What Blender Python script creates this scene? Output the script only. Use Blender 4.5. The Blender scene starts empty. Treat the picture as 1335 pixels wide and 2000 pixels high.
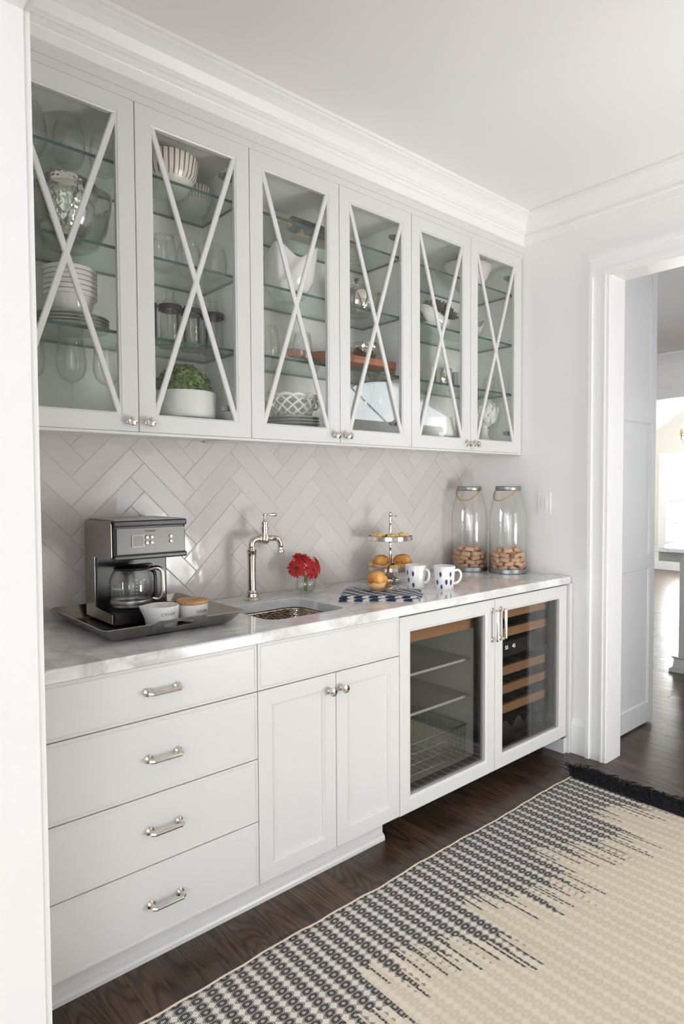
import bpy, bmesh, math, random
from mathutils import Vector, Matrix

PI = math.pi
random.seed(7)
S = bpy.context.scene
COL = S.collection

# ------------------------------------------------------------------ camera
cam_d = bpy.data.cameras.new('camera')
cam = bpy.data.objects.new('camera', cam_d)
COL.objects.link(cam)
S.camera = cam
cam_d.sensor_fit = 'VERTICAL'
cam_d.sensor_height = 36.0
cam_d.lens = 1250.77 * 36.0 / 2000.0
cam_d.clip_start = 0.02
yaw, pit, rol = math.radians(-41.0517), math.radians(-2.0986), math.radians(-0.308)
fwd = Vector((-math.sin(yaw) * math.cos(pit), math.cos(yaw) * math.cos(pit), math.sin(pit)))
rgt = Vector((math.cos(yaw), math.sin(yaw), 0))
upv = rgt.cross(fwd)
r2 = math.cos(rol) * rgt + math.sin(rol) * upv
u2 = -math.sin(rol) * rgt + math.cos(rol) * upv
M = Matrix((r2, u2, -fwd)).transposed().to_4x4()
M.translation = Vector((-3.0466, -2.3224, 1.3701))
cam.matrix_world = M

# ------------------------------------------------------------------ light and exposure
S.view_settings.view_transform = 'Standard'
S.view_settings.look = 'None'
S.view_settings.gamma = 1.0
S.view_settings.use_curve_mapping = False
S.view_settings.exposure = 0.13
S.cycles.use_denoising = True
S.cycles.max_bounces = 12
S.cycles.diffuse_bounces = 6
S.cycles.transparent_max_bounces = 40
S.cycles.caustics_reflective = False
S.cycles.caustics_refractive = False
S.cycles.sample_clamp_indirect = 4.0

w = bpy.data.worlds.new('daylight')
S.world = w
w.use_nodes = True
w.node_tree.nodes['Background'].inputs[0].default_value = (0.90, 0.95, 1.0, 1)
w.node_tree.nodes['Background'].inputs[1].default_value = 3.5


def area(name, loc, target, sx, sy, power, color):
    l = bpy.data.lights.new(name, 'AREA')
    l.shape = 'RECTANGLE'
    l.size, l.size_y = sx, sy
    l.energy = power
    l.color = color
    o = bpy.data.objects.new(name, l)
    COL.objects.link(o)
    o.location = loc
    d = Vector(target) - Vector(loc)
    o.rotation_euler = d.to_track_quat('-Z', 'Z').to_euler()
    return o


# daylight through the windows of the rooms, plus two added fill lights
area('left_room_window_light', (-5.25, -3.45, 1.30), (-1.5, -0.3, 1.2), 0.55, 2.3, 16, (0.95, 0.97, 1.0))
area('ceiling_fill_light', (-0.50, -3.90, 0.55), (-0.95, -1.6, 2.9), 1.2, 1.3, 103, (1.0, 0.98, 0.96))  # added fill, tilted up through the added window to brighten the ceiling
area('hall_arch_window_light', (1.95, -3.5, 2.3), (0.4, -0.3, 1.5), 1.9, 0.6, 13, (0.90, 0.95, 1.0))
area('far_glass_light', (8.6, 1.58, 1.25), (4.0, 0.6, 0.3), 1.1, 1.4, 120, (1.0, 0.99, 0.97))
area('far_room_fill_light', (6.0, -1.8, 2.2), (6.6, 2.2, 1.2), 2.6, 1.8, 10, (1.0, 0.98, 0.95))  # added fill inside the vaulted room, aimed at its far end


# ------------------------------------------------------------------ helpers: objects
def obj(name, bm, mat, parent=None, smooth=False, loc=None):
    me = bpy.data.meshes.new(name)
    bm.normal_update()
    bm.to_mesh(me)
    bm.free()
    for m in (mat if isinstance(mat, (list, tuple)) else [mat]):
        me.materials.append(m)
    if smooth:
        me.polygons.foreach_set('use_smooth', [True] * len(me.polygons))
        if smooth is not True:
            me.set_sharp_from_angle(angle=math.radians(smooth))
    o = bpy.data.objects.new(name, me)
    COL.objects.link(o)
    if parent is not None:
        o.parent = parent
    if loc is not None:
        o.location = loc
    return o


def tag(o, label=None, cat=None, group=None, kind=None):
    if label: o['label'] = label
    if cat: o['category'] = cat
    if group: o['group'] = group
    if kind: o['kind'] = kind
    return o


def thing(name, label, cat, loc=(0, 0, 0), rz=0.0, group=None, kind=None):
    o = bpy.data.objects.new(name, None)
    COL.objects.link(o)
    o.location = loc
    o.rotation_euler = (0, 0, rz)
    o.empty_display_size = 0.05
    return tag(o, label, cat, group, kind)


def dup(root, loc, rz=0.0, label=None, group=None, scale=None):
    r = root.copy()
    COL.objects.link(r)
    r.location = loc
    r.rotation_euler = (root.rotation_euler[0], root.rotation_euler[1], rz)
    if scale: r.scale = scale
    if label: r['label'] = label
    if group: r['group'] = group
    for ch in list(root.children):
        c = ch.copy()
        COL.objects.link(c)
        c.parent = r
        for g in list(ch.children):
            d = g.copy()
            COL.objects.link(d)
            d.parent = c
    return r


# ------------------------------------------------------------------ helpers: shapes
def nb():
    return bmesh.new()


def box(bm, x0, x1, y0, y1, z0, z1, bev=0.0, mi=0):
    vs = [bm.verts.new(p) for p in ((x0, y0, z0), (x1, y0, z0), (x1, y1, z0), (x0, y1, z0),
                                    (x0, y0, z1), (x1, y0, z1), (x1, y1, z1), (x0, y1, z1))]
    fs = [bm.faces.new([vs[i] for i in q]) for q in ((3, 2, 1, 0), (4, 5, 6, 7), (0, 1, 5, 4), (1, 2, 6, 5), (2, 3, 7, 6), (3, 0, 4, 7))]
    for f in fs: f.material_index = mi
    if bev > 0:
        es = list({e for f in fs for e in f.edges})
        r = bmesh.ops.bevel(bm, geom=es, offset=bev, segments=2, affect='EDGES', profile=0.6)
        for f in r['faces']: f.material_index = mi
    return fs


def bx(x0, x1, y0, y1, z0, z1, bev=0.0):
    bm = nb()
    box(bm, x0, x1, y0, y1, z0, z1, bev)
    return bm


def lathe(bm, prof, seg=32, c=(0, 0, 0), cap=True, fn=None, mi=0, axis='z'):
    """prof: list of (radius, height). fn(r, ang, h) may change r and h"""
    rings = []
    for r, h in prof:
        ring = []
        for i in range(seg):
            a = 2 * PI * i / seg
            rr, hh = (r, h) if fn is None else fn(r, a, h)
            p = (rr * math.cos(a), rr * math.sin(a), hh)
            if axis == 'y': p = (p[0], p[2], -p[1])
            if axis == 'x': p = (p[2], p[0], p[1])
            ring.append(bm.verts.new((c[0] + p[0], c[1] + p[1], c[2] + p[2])))
        rings.append(ring)
    for a, b in zip(rings, rings[1:]):
        for i in range(seg):
            f = bm.faces.new((a[i], a[(i + 1) % seg], b[(i + 1) % seg], b[i]))
            f.material_index = mi
    if cap:
        if prof[0][0] > 1e-6:
            f = bm.faces.new(list(reversed(rings[0]))); f.material_index = mi
        if prof[-1][0] > 1e-6:
            f = bm.faces.new(rings[-1]); f.material_index = mi
    return rings


def lt(prof, seg=32, c=(0, 0, 0), cap=True, fn=None, axis='z'):
    bm = nb()
    lathe(bm, prof, seg, c, cap, fn, 0, axis)
    bmesh.ops.remove_doubles(bm, verts=bm.verts, dist=1e-6)
    bmesh.ops.recalc_face_normals(bm, faces=bm.faces)
    return bm


def tube(bm, pts, rad, seg=10, closed=False, flat=1.0):
    pts = [Vector(p) for p in pts]
    n = len(pts)
    rads = rad if isinstance(rad, (list, tuple)) else [rad] * n
    rings = []
    prev = None
    for i, p in enumerate(pts):
        if closed: t = (pts[(i + 1) % n] - pts[i - 1]).normalized()
        else: t = (pts[min(i + 1, n - 1)] - pts[max(i - 1, 0)]).normalized()
        if prev is None:
            a = Vector((0, 0, 1)) if abs(t.z) < 0.9 else Vector((1, 0, 0))
            u = t.cross(a).normalized()
        else:
            u = (prev - t * prev.dot(t)).normalized()
        prev = u
        v = t.cross(u)
        rings.append([bm.verts.new(p + u * math.cos(2 * PI * k / seg) * rads[i] + v * math.sin(2 * PI * k / seg) * rads[i] * flat) for k in range(seg)])
    m = n if closed else n - 1
    for i in range(m):
        a, b = rings[i], rings[(i + 1) % n]
        for k in range(seg):
            bm.faces.new((a[k], a[(k + 1) % seg], b[(k + 1) % seg], b[k]))
    if not closed:
        bm.faces.new(list(reversed(rings[0])))
        bm.faces.new(rings[-1])


def cr(pts, k=5):
    """smooth (Catmull-Rom) path through points; each point may carry a radius as 4th value"""
    P = [pts[0]] + list(pts) + [pts[-1]]
    out = []
    for a, b, c, d in zip(P, P[1:], P[2:], P[3:]):
        for i in range(k):
            t = i / k
            out.append(tuple(.5 * (2 * b_ + (c_ - a_) * t + (2 * a_ - 5 * b_ + 4 * c_ - d_) * t * t + (3 * b_ - a_ - 3 * c_ + d_) * t ** 3) for a_, b_, c_, d_ in zip(a, b, c, d)))
    out.append(tuple(pts[-1]))
    return out


def stb(pts, rads, seg=10, k=5):
    q = cr([tuple(p) + (r,) for p, r in zip(pts, rads)], k)
    return tb([p[:3] for p in q], [p[3] for p in q], seg)


def tb(pts, rad, seg=10, closed=False, flat=1.0):
    bm = nb()
    tube(bm, pts, rad, seg, closed, flat)
    bmesh.ops.recalc_face_normals(bm, faces=bm.faces)
    return bm


def arc(c, r, a0, a1, n, plane='xz'):
    out = []
    for i in range(n + 1):
        a = a0 + (a1 - a0) * i / n
        u, v = r * math.cos(a), r * math.sin(a)
        out.append((c[0] + u, c[1], c[2] + v) if plane == 'xz' else (c[0] + u, c[1] + v, c[2]))
    return out


def rings_panel(bm, x0, x1, z0, z1, rings, fill=True, loop=False):
    """rectangular rings (inset, y) lofted: a door or drawer front that faces -y"""
    R = []
    for ins, y in rings:
        R.append([bm.verts.new(p) for p in ((x0 + ins, y, z0 + ins), (x1 - ins, y, z0 + ins), (x1 - ins, y, z1 - ins), (x0 + ins, y, z1 - ins))])
    for a, b in zip(R, R[1:]):
        for i in range(4):
            bm.faces.new((a[i], a[(i + 1) % 4], b[(i + 1) % 4], b[i]))
    if loop:
        for i in range(4):
            bm.faces.new((R[-1][i], R[-1][(i + 1) % 4], R[0][(i + 1) % 4], R[0][i]))
    elif fill:
        bm.faces.new(R[-1])
        bm.faces.new(list(reversed(R[0])))
    bmesh.ops.recalc_face_normals(bm, faces=bm.faces)


def slab_front(x0, x1, z0, z1, yf, th=0.02):
    bm = nb()
    rings_panel(bm, x0, x1, z0, z1, [(0, yf + th), (0, yf + .0015), (.0015, yf), (.007, yf), (.009, yf + .0028), (.0105, yf + .0028), (.0125, yf + .0004)])
    return bm


def shaker_front(x0, x1, z0, z1, yf, st, th=0.02):
    bm = nb()
    rings_panel(bm, x0, x1, z0, z1, [(0, yf + th), (0, yf + .0015), (.0015, yf), (st - .009, yf), (st - .007, yf + .003), (st - .003, yf + .0035), (st, yf + .009)])
    return bm


def frame_front(x0, x1, z0, z1, yf, st, th=0.02, bead=0.006):
    bm = nb()
    rings_panel(bm, x0, x1, z0, z1, [(0, yf + th), (0, yf + .0015), (.0015, yf), (st - bead, yf), (st - bead + .001, yf + .002), (st, yf + .005), (st, yf + th)], loop=True)
    return bm


def prism(bm, poly, z0, z1):
    """poly in xy, extruded in z"""
    a = [bm.verts.new((x, y, z0)) for x, y in poly]
    b = [bm.verts.new((x, y, z1)) for x, y in poly]
    n = len(poly)
    bm.faces.new(list(reversed(a)))
    bm.faces.new(b)
    for i in range(n):
        bm.faces.new((a[i], a[(i + 1) % n], b[(i + 1) % n], b[i]))


def rrect(x0, x1, y0, y1, r, n=6):
    out = []
    for cx, cy, a0 in ((x1 - r, y1 - r, 0), (x0 + r, y1 - r, PI / 2), (x0 + r, y0 + r, PI), (x1 - r, y0 + r, 1.5 * PI)):
        for i in range(n + 1):
            a = a0 + PI / 2 * i / n
            out.append((cx + r * math.cos(a), cy + r * math.sin(a)))
    return out


def loft(bm, loops, cap0=True, cap1=True):
    R = [[bm.verts.new(p) for p in L] for L in loops]
    n = len(R[0])
    for a, b in zip(R, R[1:]):
        for i in range(n):
            bm.faces.new((a[i], a[(i + 1) % n], b[(i + 1) % n], b[i]))
    if cap0: bm.faces.new(list(reversed(R[0])))
    if cap1: bm.faces.new(R[-1])
    bmesh.ops.recalc_face_normals(bm, faces=bm.faces)


def sweep(bm, prof, path):
    """prof: (out, z) pairs; path: list of (x, y, nx, ny) where n is the mitre offset direction"""
    loops = [[(x + nx * o, y + ny * o, z) for o, z in prof] for x, y, nx, ny in path]
    loft(bm, loops)


def text_mesh(s, size, mat, name, parent, mtx, bend=None, spacing=1.0, ext=0.0003):
    cu = bpy.data.curves.new(name, 'FONT')
    cu.body = s
    cu.size = size
    cu.align_x = 'CENTER'
    cu.align_y = 'CENTER'
    cu.space_character = spacing
    cu.extrude = ext
    tmp = bpy.data.objects.new(name, cu)
    COL.objects.link(tmp)
    dg = bpy.context.evaluated_depsgraph_get()
    dg.update()
    me = bpy.data.meshes.new_from_object(tmp.evaluated_get(dg))
    bpy.data.objects.remove(tmp)
    me.name = name
    if bend:
        for v in me.vertices:
            a = v.co.x / bend
            rr = bend + v.co.z
            v.co = Vector((rr * math.sin(a), v.co.y, rr * math.cos(a) - bend))
    me.transform(mtx)
    me.materials.clear()
    me.materials.append(mat)
    o = bpy.data.objects.new(name, me)
    COL.objects.link(o)
    if parent is not None: o.parent = parent
    return o


def face_neg_y(loc, rz=0.0):
    """matrix that stands text upright, facing -y (turned by rz)"""
    return Matrix.Translation(loc) @ Matrix.Rotation(rz, 4, 'Z') @ Matrix.Rotation(PI / 2, 4, 'X')


# ------------------------------------------------------------------ helpers: materials
def sl(r, g, b):
    f = lambda c: (c / 255 / 12.92) if c / 255 <= 0.04045 else ((c / 255 + 0.055) / 1.055) ** 2.4
    return (f(r), f(g), f(b), 1.0)


class NT:
    def __init__(self, name):
        self.m = bpy.data.materials.new(name)
        self.m.use_nodes = True
        self.t = self.m.node_tree
        self.t.nodes.clear()
        self.out = self.t.nodes.new('ShaderNodeOutputMaterial')

    def n(self, typ, ins=None, **props):
        nd = self.t.nodes.new(typ)
        for k, v in props.items(): setattr(nd, k, v)
        for k, v in (ins or {}).items(): self.set(nd.inputs[k], v)
        return nd

    def set(self, sock, v):
        if isinstance(v, bpy.types.NodeSocket): self.t.links.new(v, sock)
        elif isinstance(v, bpy.types.Node): self.t.links.new(v.outputs[0], sock)
        else: sock.default_value = v

    def math(self, op, a, b=0.0, c=0.0):
        return self.n('ShaderNodeMath', {0: a, 1: b, 2: c}, operation=op).outputs[0]

    def mix(self, fac, a, b):
        nd = self.n('ShaderNodeMix', data_type='RGBA')
        self.set(nd.inputs[0], fac)
        self.set(nd.inputs[6], a)
        self.set(nd.inputs[7], b)
        return nd.outputs[2]

    def ramp(self, fac, stops):
        nd = self.n('ShaderNodeValToRGB', {0: fac})
        el = nd.color_ramp.elements
        while len(el) < len(stops): el.new(0.5)
        for e, (p, c) in zip(el, stops):
            e.position = p
            e.color = c if len(c) == 4 else (*c, 1)
        return nd.outputs[0]

    def coord(self, kind='Object'):
        return self.n('ShaderNodeTexCoord').outputs[kind]

    def mapping(self, vec, scale=(1, 1, 1), rot=(0, 0, 0), loc=(0, 0, 0)):
        return self.n('ShaderNodeMapping', {'Vector': vec, 'Scale': scale, 'Rotation': rot, 'Location': loc}).outputs[0]

    def noise(self, vec, scale, detail=3.0, rough=0.5, dist=0.0):
        return self.n('ShaderNodeTexNoise', {'Vector': vec, 'Scale': scale, 'Detail': detail, 'Roughness': rough, 'Distortion': dist}).outputs[0]

    def bump(self, h, strength=0.2, dist=0.01):
        return self.n('ShaderNodeBump', {'Height': h, 'Strength': strength, 'Distance': dist}).outputs[0]

    def pbr(self, **kw):
        nd = self.n('ShaderNodeBsdfPrincipled')
        for k, v in kw.items():
            self.set(nd.inputs[k.replace('_', ' ')], v)
        self.t.links.new(nd.outputs[0], self.out.inputs[0])
        return self.m


def plain(name, col, rough=0.5, metal=0.0, bump=0.0, bscale=60, spec=0.5, var=0.03):
    t = NT(name)
    c = t.coord()
    nz = t.noise(c, bscale, 3)
    a = tuple(min(1, x * (1 - var)) for x in col[:3]) + (1,)
    b = tuple(min(1, x * (1 + var)) for x in col[:3]) + (1,)
    kw = dict(Base_Color=t.mix(nz, a, b), Roughness=rough, Metallic=metal)
    kw['Specular_IOR_Level'] = spec
    if bump > 0: kw['Normal'] = t.bump(nz, bump, 0.002)
    return t.pbr(**kw)


def hammered(name, col, rough, scale, strength):
    t = NT(name)
    v = t.n('ShaderNodeTexVoronoi', {'Vector': t.coord(), 'Scale': scale}, feature='SMOOTH_F1').outputs[0]
    return t.pbr(Base_Color=col, Roughness=rough, Metallic=1.0, Normal=t.bump(v, strength, 0.01))


def glass(name, tint=(1, 1, 1), edge=(0.55, 0.6, 0.58), refl=1.0, power=3.0, haze=0.0, haze_col=(0.8, 0.8, 0.8)):
    t = NT(name)
    lw = t.n('ShaderNodeLayerWeight', {'Blend': 0.5}).outputs['Facing']
    e = t.math('POWER', lw, power)
    tr = t.n('ShaderNodeBsdfTransparent', {'Color': t.mix(e, (*tint, 1), (*edge, 1))})
    base = tr.outputs[0]
    if haze > 0:
        df = t.n('ShaderNodeBsdfDiffuse', {'Color': (*haze_col, 1)})
        base = t.n('ShaderNodeMixShader', {0: haze, 1: base, 2: df.outputs[0]}).outputs[0]
    gl = t.n('ShaderNodeBsdfGlossy', {'Color': (1, 1, 1, 1), 'Roughness': 0.01})
    fr = t.math('MULTIPLY', t.math('MULTIPLY_ADD', t.math('POWER', lw, 5.0), 0.90, 0.040), refl)
    mx = t.n('ShaderNodeMixShader', {0: fr, 1: base, 2: gl.outputs[0]})
    t.t.links.new(mx.outputs[0], t.out.inputs[0])
    return t.m


def emit(name, col, strength):
    t = NT(name)
    e = t.n('ShaderNodeEmission', {'Color': (*col, 1), 'Strength': strength})
    t.t.links.new(e.outputs[0], t.out.inputs[0])
    return t.m


MAT = {}
MAT['cabinet'] = plain('cabinet_paint', (0.69, 0.684, 0.675), 0.32, var=0.01)
MAT['interior'] = plain('cabinet_interior', (0.86, 0.86, 0.83), 0.5, var=0.01)
MAT['wall'] = plain('wall_paint', (0.88, 0.868, 0.855), 0.6, bump=0.05, bscale=250, var=0.01)
MAT['trim'] = plain('trim_paint', (0.87, 0.865, 0.855), 0.35, var=0.01)
MAT['door'] = plain('door_paint', (0.78, 0.785, 0.80), 0.35, var=0.01)
MAT['ceiling'] = plain('ceiling_paint', (0.88, 0.865, 0.865), 0.8, bump=0.04, bscale=200, var=0.01)
MAT['nickel'] = plain('polished_nickel', (0.72, 0.66, 0.60, 1), 0.12, 1.0, var=0.02)
MAT['brushed_nickel'] = plain('brushed_nickel', (0.50, 0.46, 0.42, 1), 0.24, 1.0, var=0.04)
MAT['steel'] = plain('stainless_steel', (0.40, 0.38, 0.36, 1), 0.34, 1.0, var=0.05)
MAT['panel_steel'] = plain('dark_stainless_panel', (0.10, 0.096, 0.092, 1), 0.35, 1.0, var=0.05)
MAT['zinc'] = plain('grey_zinc', (0.36, 0.37, 0.37, 1), 0.4, 1.0, var=0.08)
MAT['hammered'] = hammered('hammered_silver', (0.80, 0.75, 0.72, 1), 0.10, 85, 0.22)
MAT['hammered_sink'] = hammered('hammered_nickel_basin', (0.50, 0.43, 0.36, 1), 0.18, 150, 0.14)
MAT['black'] = plain('black_plastic', (0.012, 0.012, 0.013), 0.3, var=0.1)
MAT['black_matte'] = plain('black_matte', (0.012, 0.013, 0.015), 0.55, var=0.1)
MAT['iron'] = plain('dark_iron', (0.05, 0.045, 0.045), 0.5, 0.6, var=0.1)
MAT['ceramic'] = plain('white_ceramic', (0.82, 0.81, 0.79), 0.12, var=0.01)
MAT['matte_ceramic'] = plain('matte_white_ceramic', (0.80, 0.79, 0.765), 0.45, var=0.02)
MAT['pink_ceramic'] = plain('blush_ceramic', (0.78, 0.72, 0.68), 0.25, var=0.02)
MAT['grey_ceramic'] = plain('grey_stoneware', (0.33, 0.34, 0.32), 0.3, var=0.05)
MAT['sage'] = plain('sage_grey_glaze', (0.40, 0.41, 0.37), 0.2, var=0.03)
MAT['pane'] = glass('clear_pane', (0.985, 0.992, 0.985), (0.94, 0.96, 0.95), 0.9)
MAT['fridge_pane'] = glass('tinted_pane', (0.86, 0.86, 0.84), (0.5, 0.5, 0.5), 1.5)
MAT['glassware'] = glass('clear_glassware', (0.985, 0.988, 0.985), (0.58, 0.62, 0.60), 1.0, 4.0)
MAT['jar_glass'] = glass('jar_glass', (0.992, 0.992, 0.988), (0.74, 0.76, 0.74), 1.2, 5.0)
MAT['shelf'] = glass('green_shelf_glass', (0.95, 0.975, 0.96), (0.84, 0.92, 0.885), 0.8, 2.0, 0.04, (0.62, 0.74, 0.69))
MAT['shelf_edge'] = plain('green_glass_edge', sl(46, 80, 73), 0.15, var=0.1)
MAT['fridge_shelf'] = glass('fridge_shelf_glass', (0.93, 0.94, 0.935), (0.80, 0.82, 0.81), 0.6, 3.0, 0.10, (0.8, 0.8, 0.78))
MAT['water'] = glass('water', (0.97, 0.98, 0.97), (0.75, 0.8, 0.76), 0.7, 3.0)
MAT['glass_hammer'] = glass('dimpled_glass', (0.88, 0.91, 0.88), (0.35, 0.38, 0.36), 1.5, 2.0)
MAT['navy'] = plain('navy_paint', sl(84, 112, 180), 0.3)
MAT['grey_ink'] = plain('grey_ink', sl(130, 126, 122), 0.6)
MAT['white_ink'] = plain('white_ink', sl(215, 215, 212), 0.6)
MAT['dark_ink'] = plain('dark_ink', sl(45, 43, 42), 0.6)
MAT['lcd'] = plain('grey_green_lcd', sl(118, 124, 104), 0.3)
MAT['led'] = emit('white_display_digit', (0.95, 0.97, 1.0), 1.6)
MAT['fridge_grey'] = plain('fridge_liner', (0.80, 0.80, 0.76), 0.4)
MAT['fridge_dark'] = plain('wine_fridge_liner', (0.10, 0.10, 0.10), 0.4)
MAT['island'] = plain('island_paint', sl(158, 158, 150), 0.4, var=0.02)
MAT['rope'] = plain('tan_cord', sl(190, 150, 100), 0.8, bump=0.3, bscale=300)
MAT['petal'] = plain('red_petal', sl(172, 14, 18), 0.5, var=0.15)
MAT['petal2'] = plain('orange_petal', sl(196, 52, 24), 0.5, var=0.2)
MAT['stem'] = plain('green_stem', sl(120, 140, 50), 0.5, var=0.1)
MAT['paper'] = plain('paper_liner', sl(222, 180, 128), 0.7, bump=0.2, bscale=120)
MAT['far_wall'] = plain('cream_wall', (0.80, 0.78, 0.70), 0.7, var=0.01)
MAT['gasket'] = plain('dark_gasket', (0.03, 0.03, 0.03), 0.5)


def wood(name, c0, c1, c2, rough, ring=60, stretch=(1, 0.06, 1), bump=0.15, by_object=True, spec=0.5):
    t = NT(name)
    c = t.coord()
    if by_object:
        rnd = t.n('ShaderNodeObjectInfo').outputs['Random']
        off = t.n('ShaderNodeCombineXYZ', {0: t.math('MULTIPLY', rnd, 31.7), 1: t.math('MULTIPLY', rnd, 17.3), 2: t.math('MULTIPLY', rnd, 7.1)})
        c = t.n('ShaderNodeVectorMath', {0: c, 1: off.outputs[0]}, operation='ADD').outputs[0]
    v = t.mapping(c, stretch)
    warp = t.noise(v, 4.5, 2, 0.5)
    g = t.math('SINE', t.math('MULTIPLY', warp, ring))
    g = t.math('MULTIPLY_ADD', g, 0.5, 0.5)
    g = t.math('POWER', g, 2.2)
    fine = t.noise(t.mapping(c, tuple(s * .6 if s < 0.5 else 9.0 for s in stretch)), 20, 4, 0.65)
    big = t.noise(v, 1.3, 2)
    col = t.mix(t.math('MULTIPLY', g, 0.75), c1, c0)
    fl_ = t.n('ShaderNodeMapRange', {0: fine, 1: 0.42, 2: 0.66}).outputs[0]
    col = t.mix(t.math('MULTIPLY', fl_, 0.7), col, c2)
    if by_object:
        h = t.n('ShaderNodeHueSaturation', {'Value': t.math('MULTIPLY_ADD', rnd, 0.5, 0.75), 'Color': col})
        col = h.outputs[0]
    hgt = t.math('SUBTRACT', fine, t.math('MULTIPLY', g, 0.4))
    return t.pbr(Base_Color=col, Roughness=t.math('MULTIPLY_ADD', big, 0.2, rough - 0.1), Normal=t.bump(hgt, bump, 0.001), Specular_IOR_Level=spec)


MAT['oak'] = wood('dark_stained_oak', (0.016, 0.009, 0.006, 1), (0.105, 0.060, 0.037, 1), (0.018, 0.010, 0.007, 1), 0.30, 170, (1, 0.20, 1), 0.12)
MAT['rack_wood'] = wood('beech_rack_front', sl(176, 128, 92), sl(196, 146, 108), sl(160, 112, 80), 0.5, 30, (0.06, 1, 1), 0.05)
MAT['lid_wood'] = wood('acacia_lid', sl(168, 118, 70), sl(200, 152, 100), sl(140, 92, 50), 0.45, 45, (0.25, 1, 1), 0.05)
MAT['board_wood'] = wood('copper_brown_board', sl(140, 84, 58), sl(182, 118, 84), sl(110, 60, 40), 0.4, 40, (0.08, 1, 1), 0.05)
MAT['pin_wood'] = plain('pale_handle_wood', sl(205, 165, 110), 0.45, var=0.06)


def m_tile():
    t = NT('glazed_greige_tile')
    c = t.coord()
    rnd = t.n('ShaderNodeObjectInfo').outputs['Random']
    nz = t.noise(c, 9, 2, 0.5, 0.4)
    col = t.mix(rnd, (0.585, 0.55, 0.535, 1), (0.64, 0.605, 0.585, 1))
    return t.pbr(Base_Color=col, Roughness=0.14, Normal=t.bump(nz, 0.16, 0.02), Specular_IOR_Level=0.45)


MAT['tile'] = m_tile()
MAT['grout'] = plain('pale_grout', (0.72, 0.69, 0.67), 0.8, bump=0.2, bscale=300)


def m_marble():
    t = NT('white_marble')
    c = t.mapping(t.coord(), (1.0, 1.6, 1.6), (0, 0, 0.5))
    w1 = t.noise(c, 2.2, 6, 0.6, 1.6)
    v1 = t.math('SUBTRACT', 1.0, t.math('MULTIPLY', t.math('ABSOLUTE', t.math('SUBTRACT', w1, 0.5)), 9.0))
    w2 = t.noise(c, 5.5, 5, 0.6, 2.2)
    v2 = t.math('SUBTRACT', 1.0, t.math('MULTIPLY', t.math('ABSOLUTE', t.math('SUBTRACT', w2, 0.48)), 14.0))
    cloud = t.noise(c, 1.6, 4, 0.55, 0.8)
    m1 = t.math('MAXIMUM', v1, 0.0)
    m2 = t.math('MULTIPLY', t.math('MAXIMUM', v2, 0.0), 0.45)
    f = t.math('MINIMUM', t.math('ADD', t.math('MULTIPLY', m1, t.math('MULTIPLY', cloud, 1.2)), t.math('MULTIPLY', m2, cloud)), 1.0)
    base = t.ramp(cloud, [(0.40, (0.87, 0.86, 0.855)), (0.74, (0.74, 0.73, 0.72))])
    col = t.mix(t.math('MULTIPLY', f, 0.62), base, (0.33, 0.315, 0.31, 1))
    return t.pbr(Base_Color=col, Roughness=0.10, Specular_IOR_Level=0.6)


MAT['marble'] = m_marble()


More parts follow.
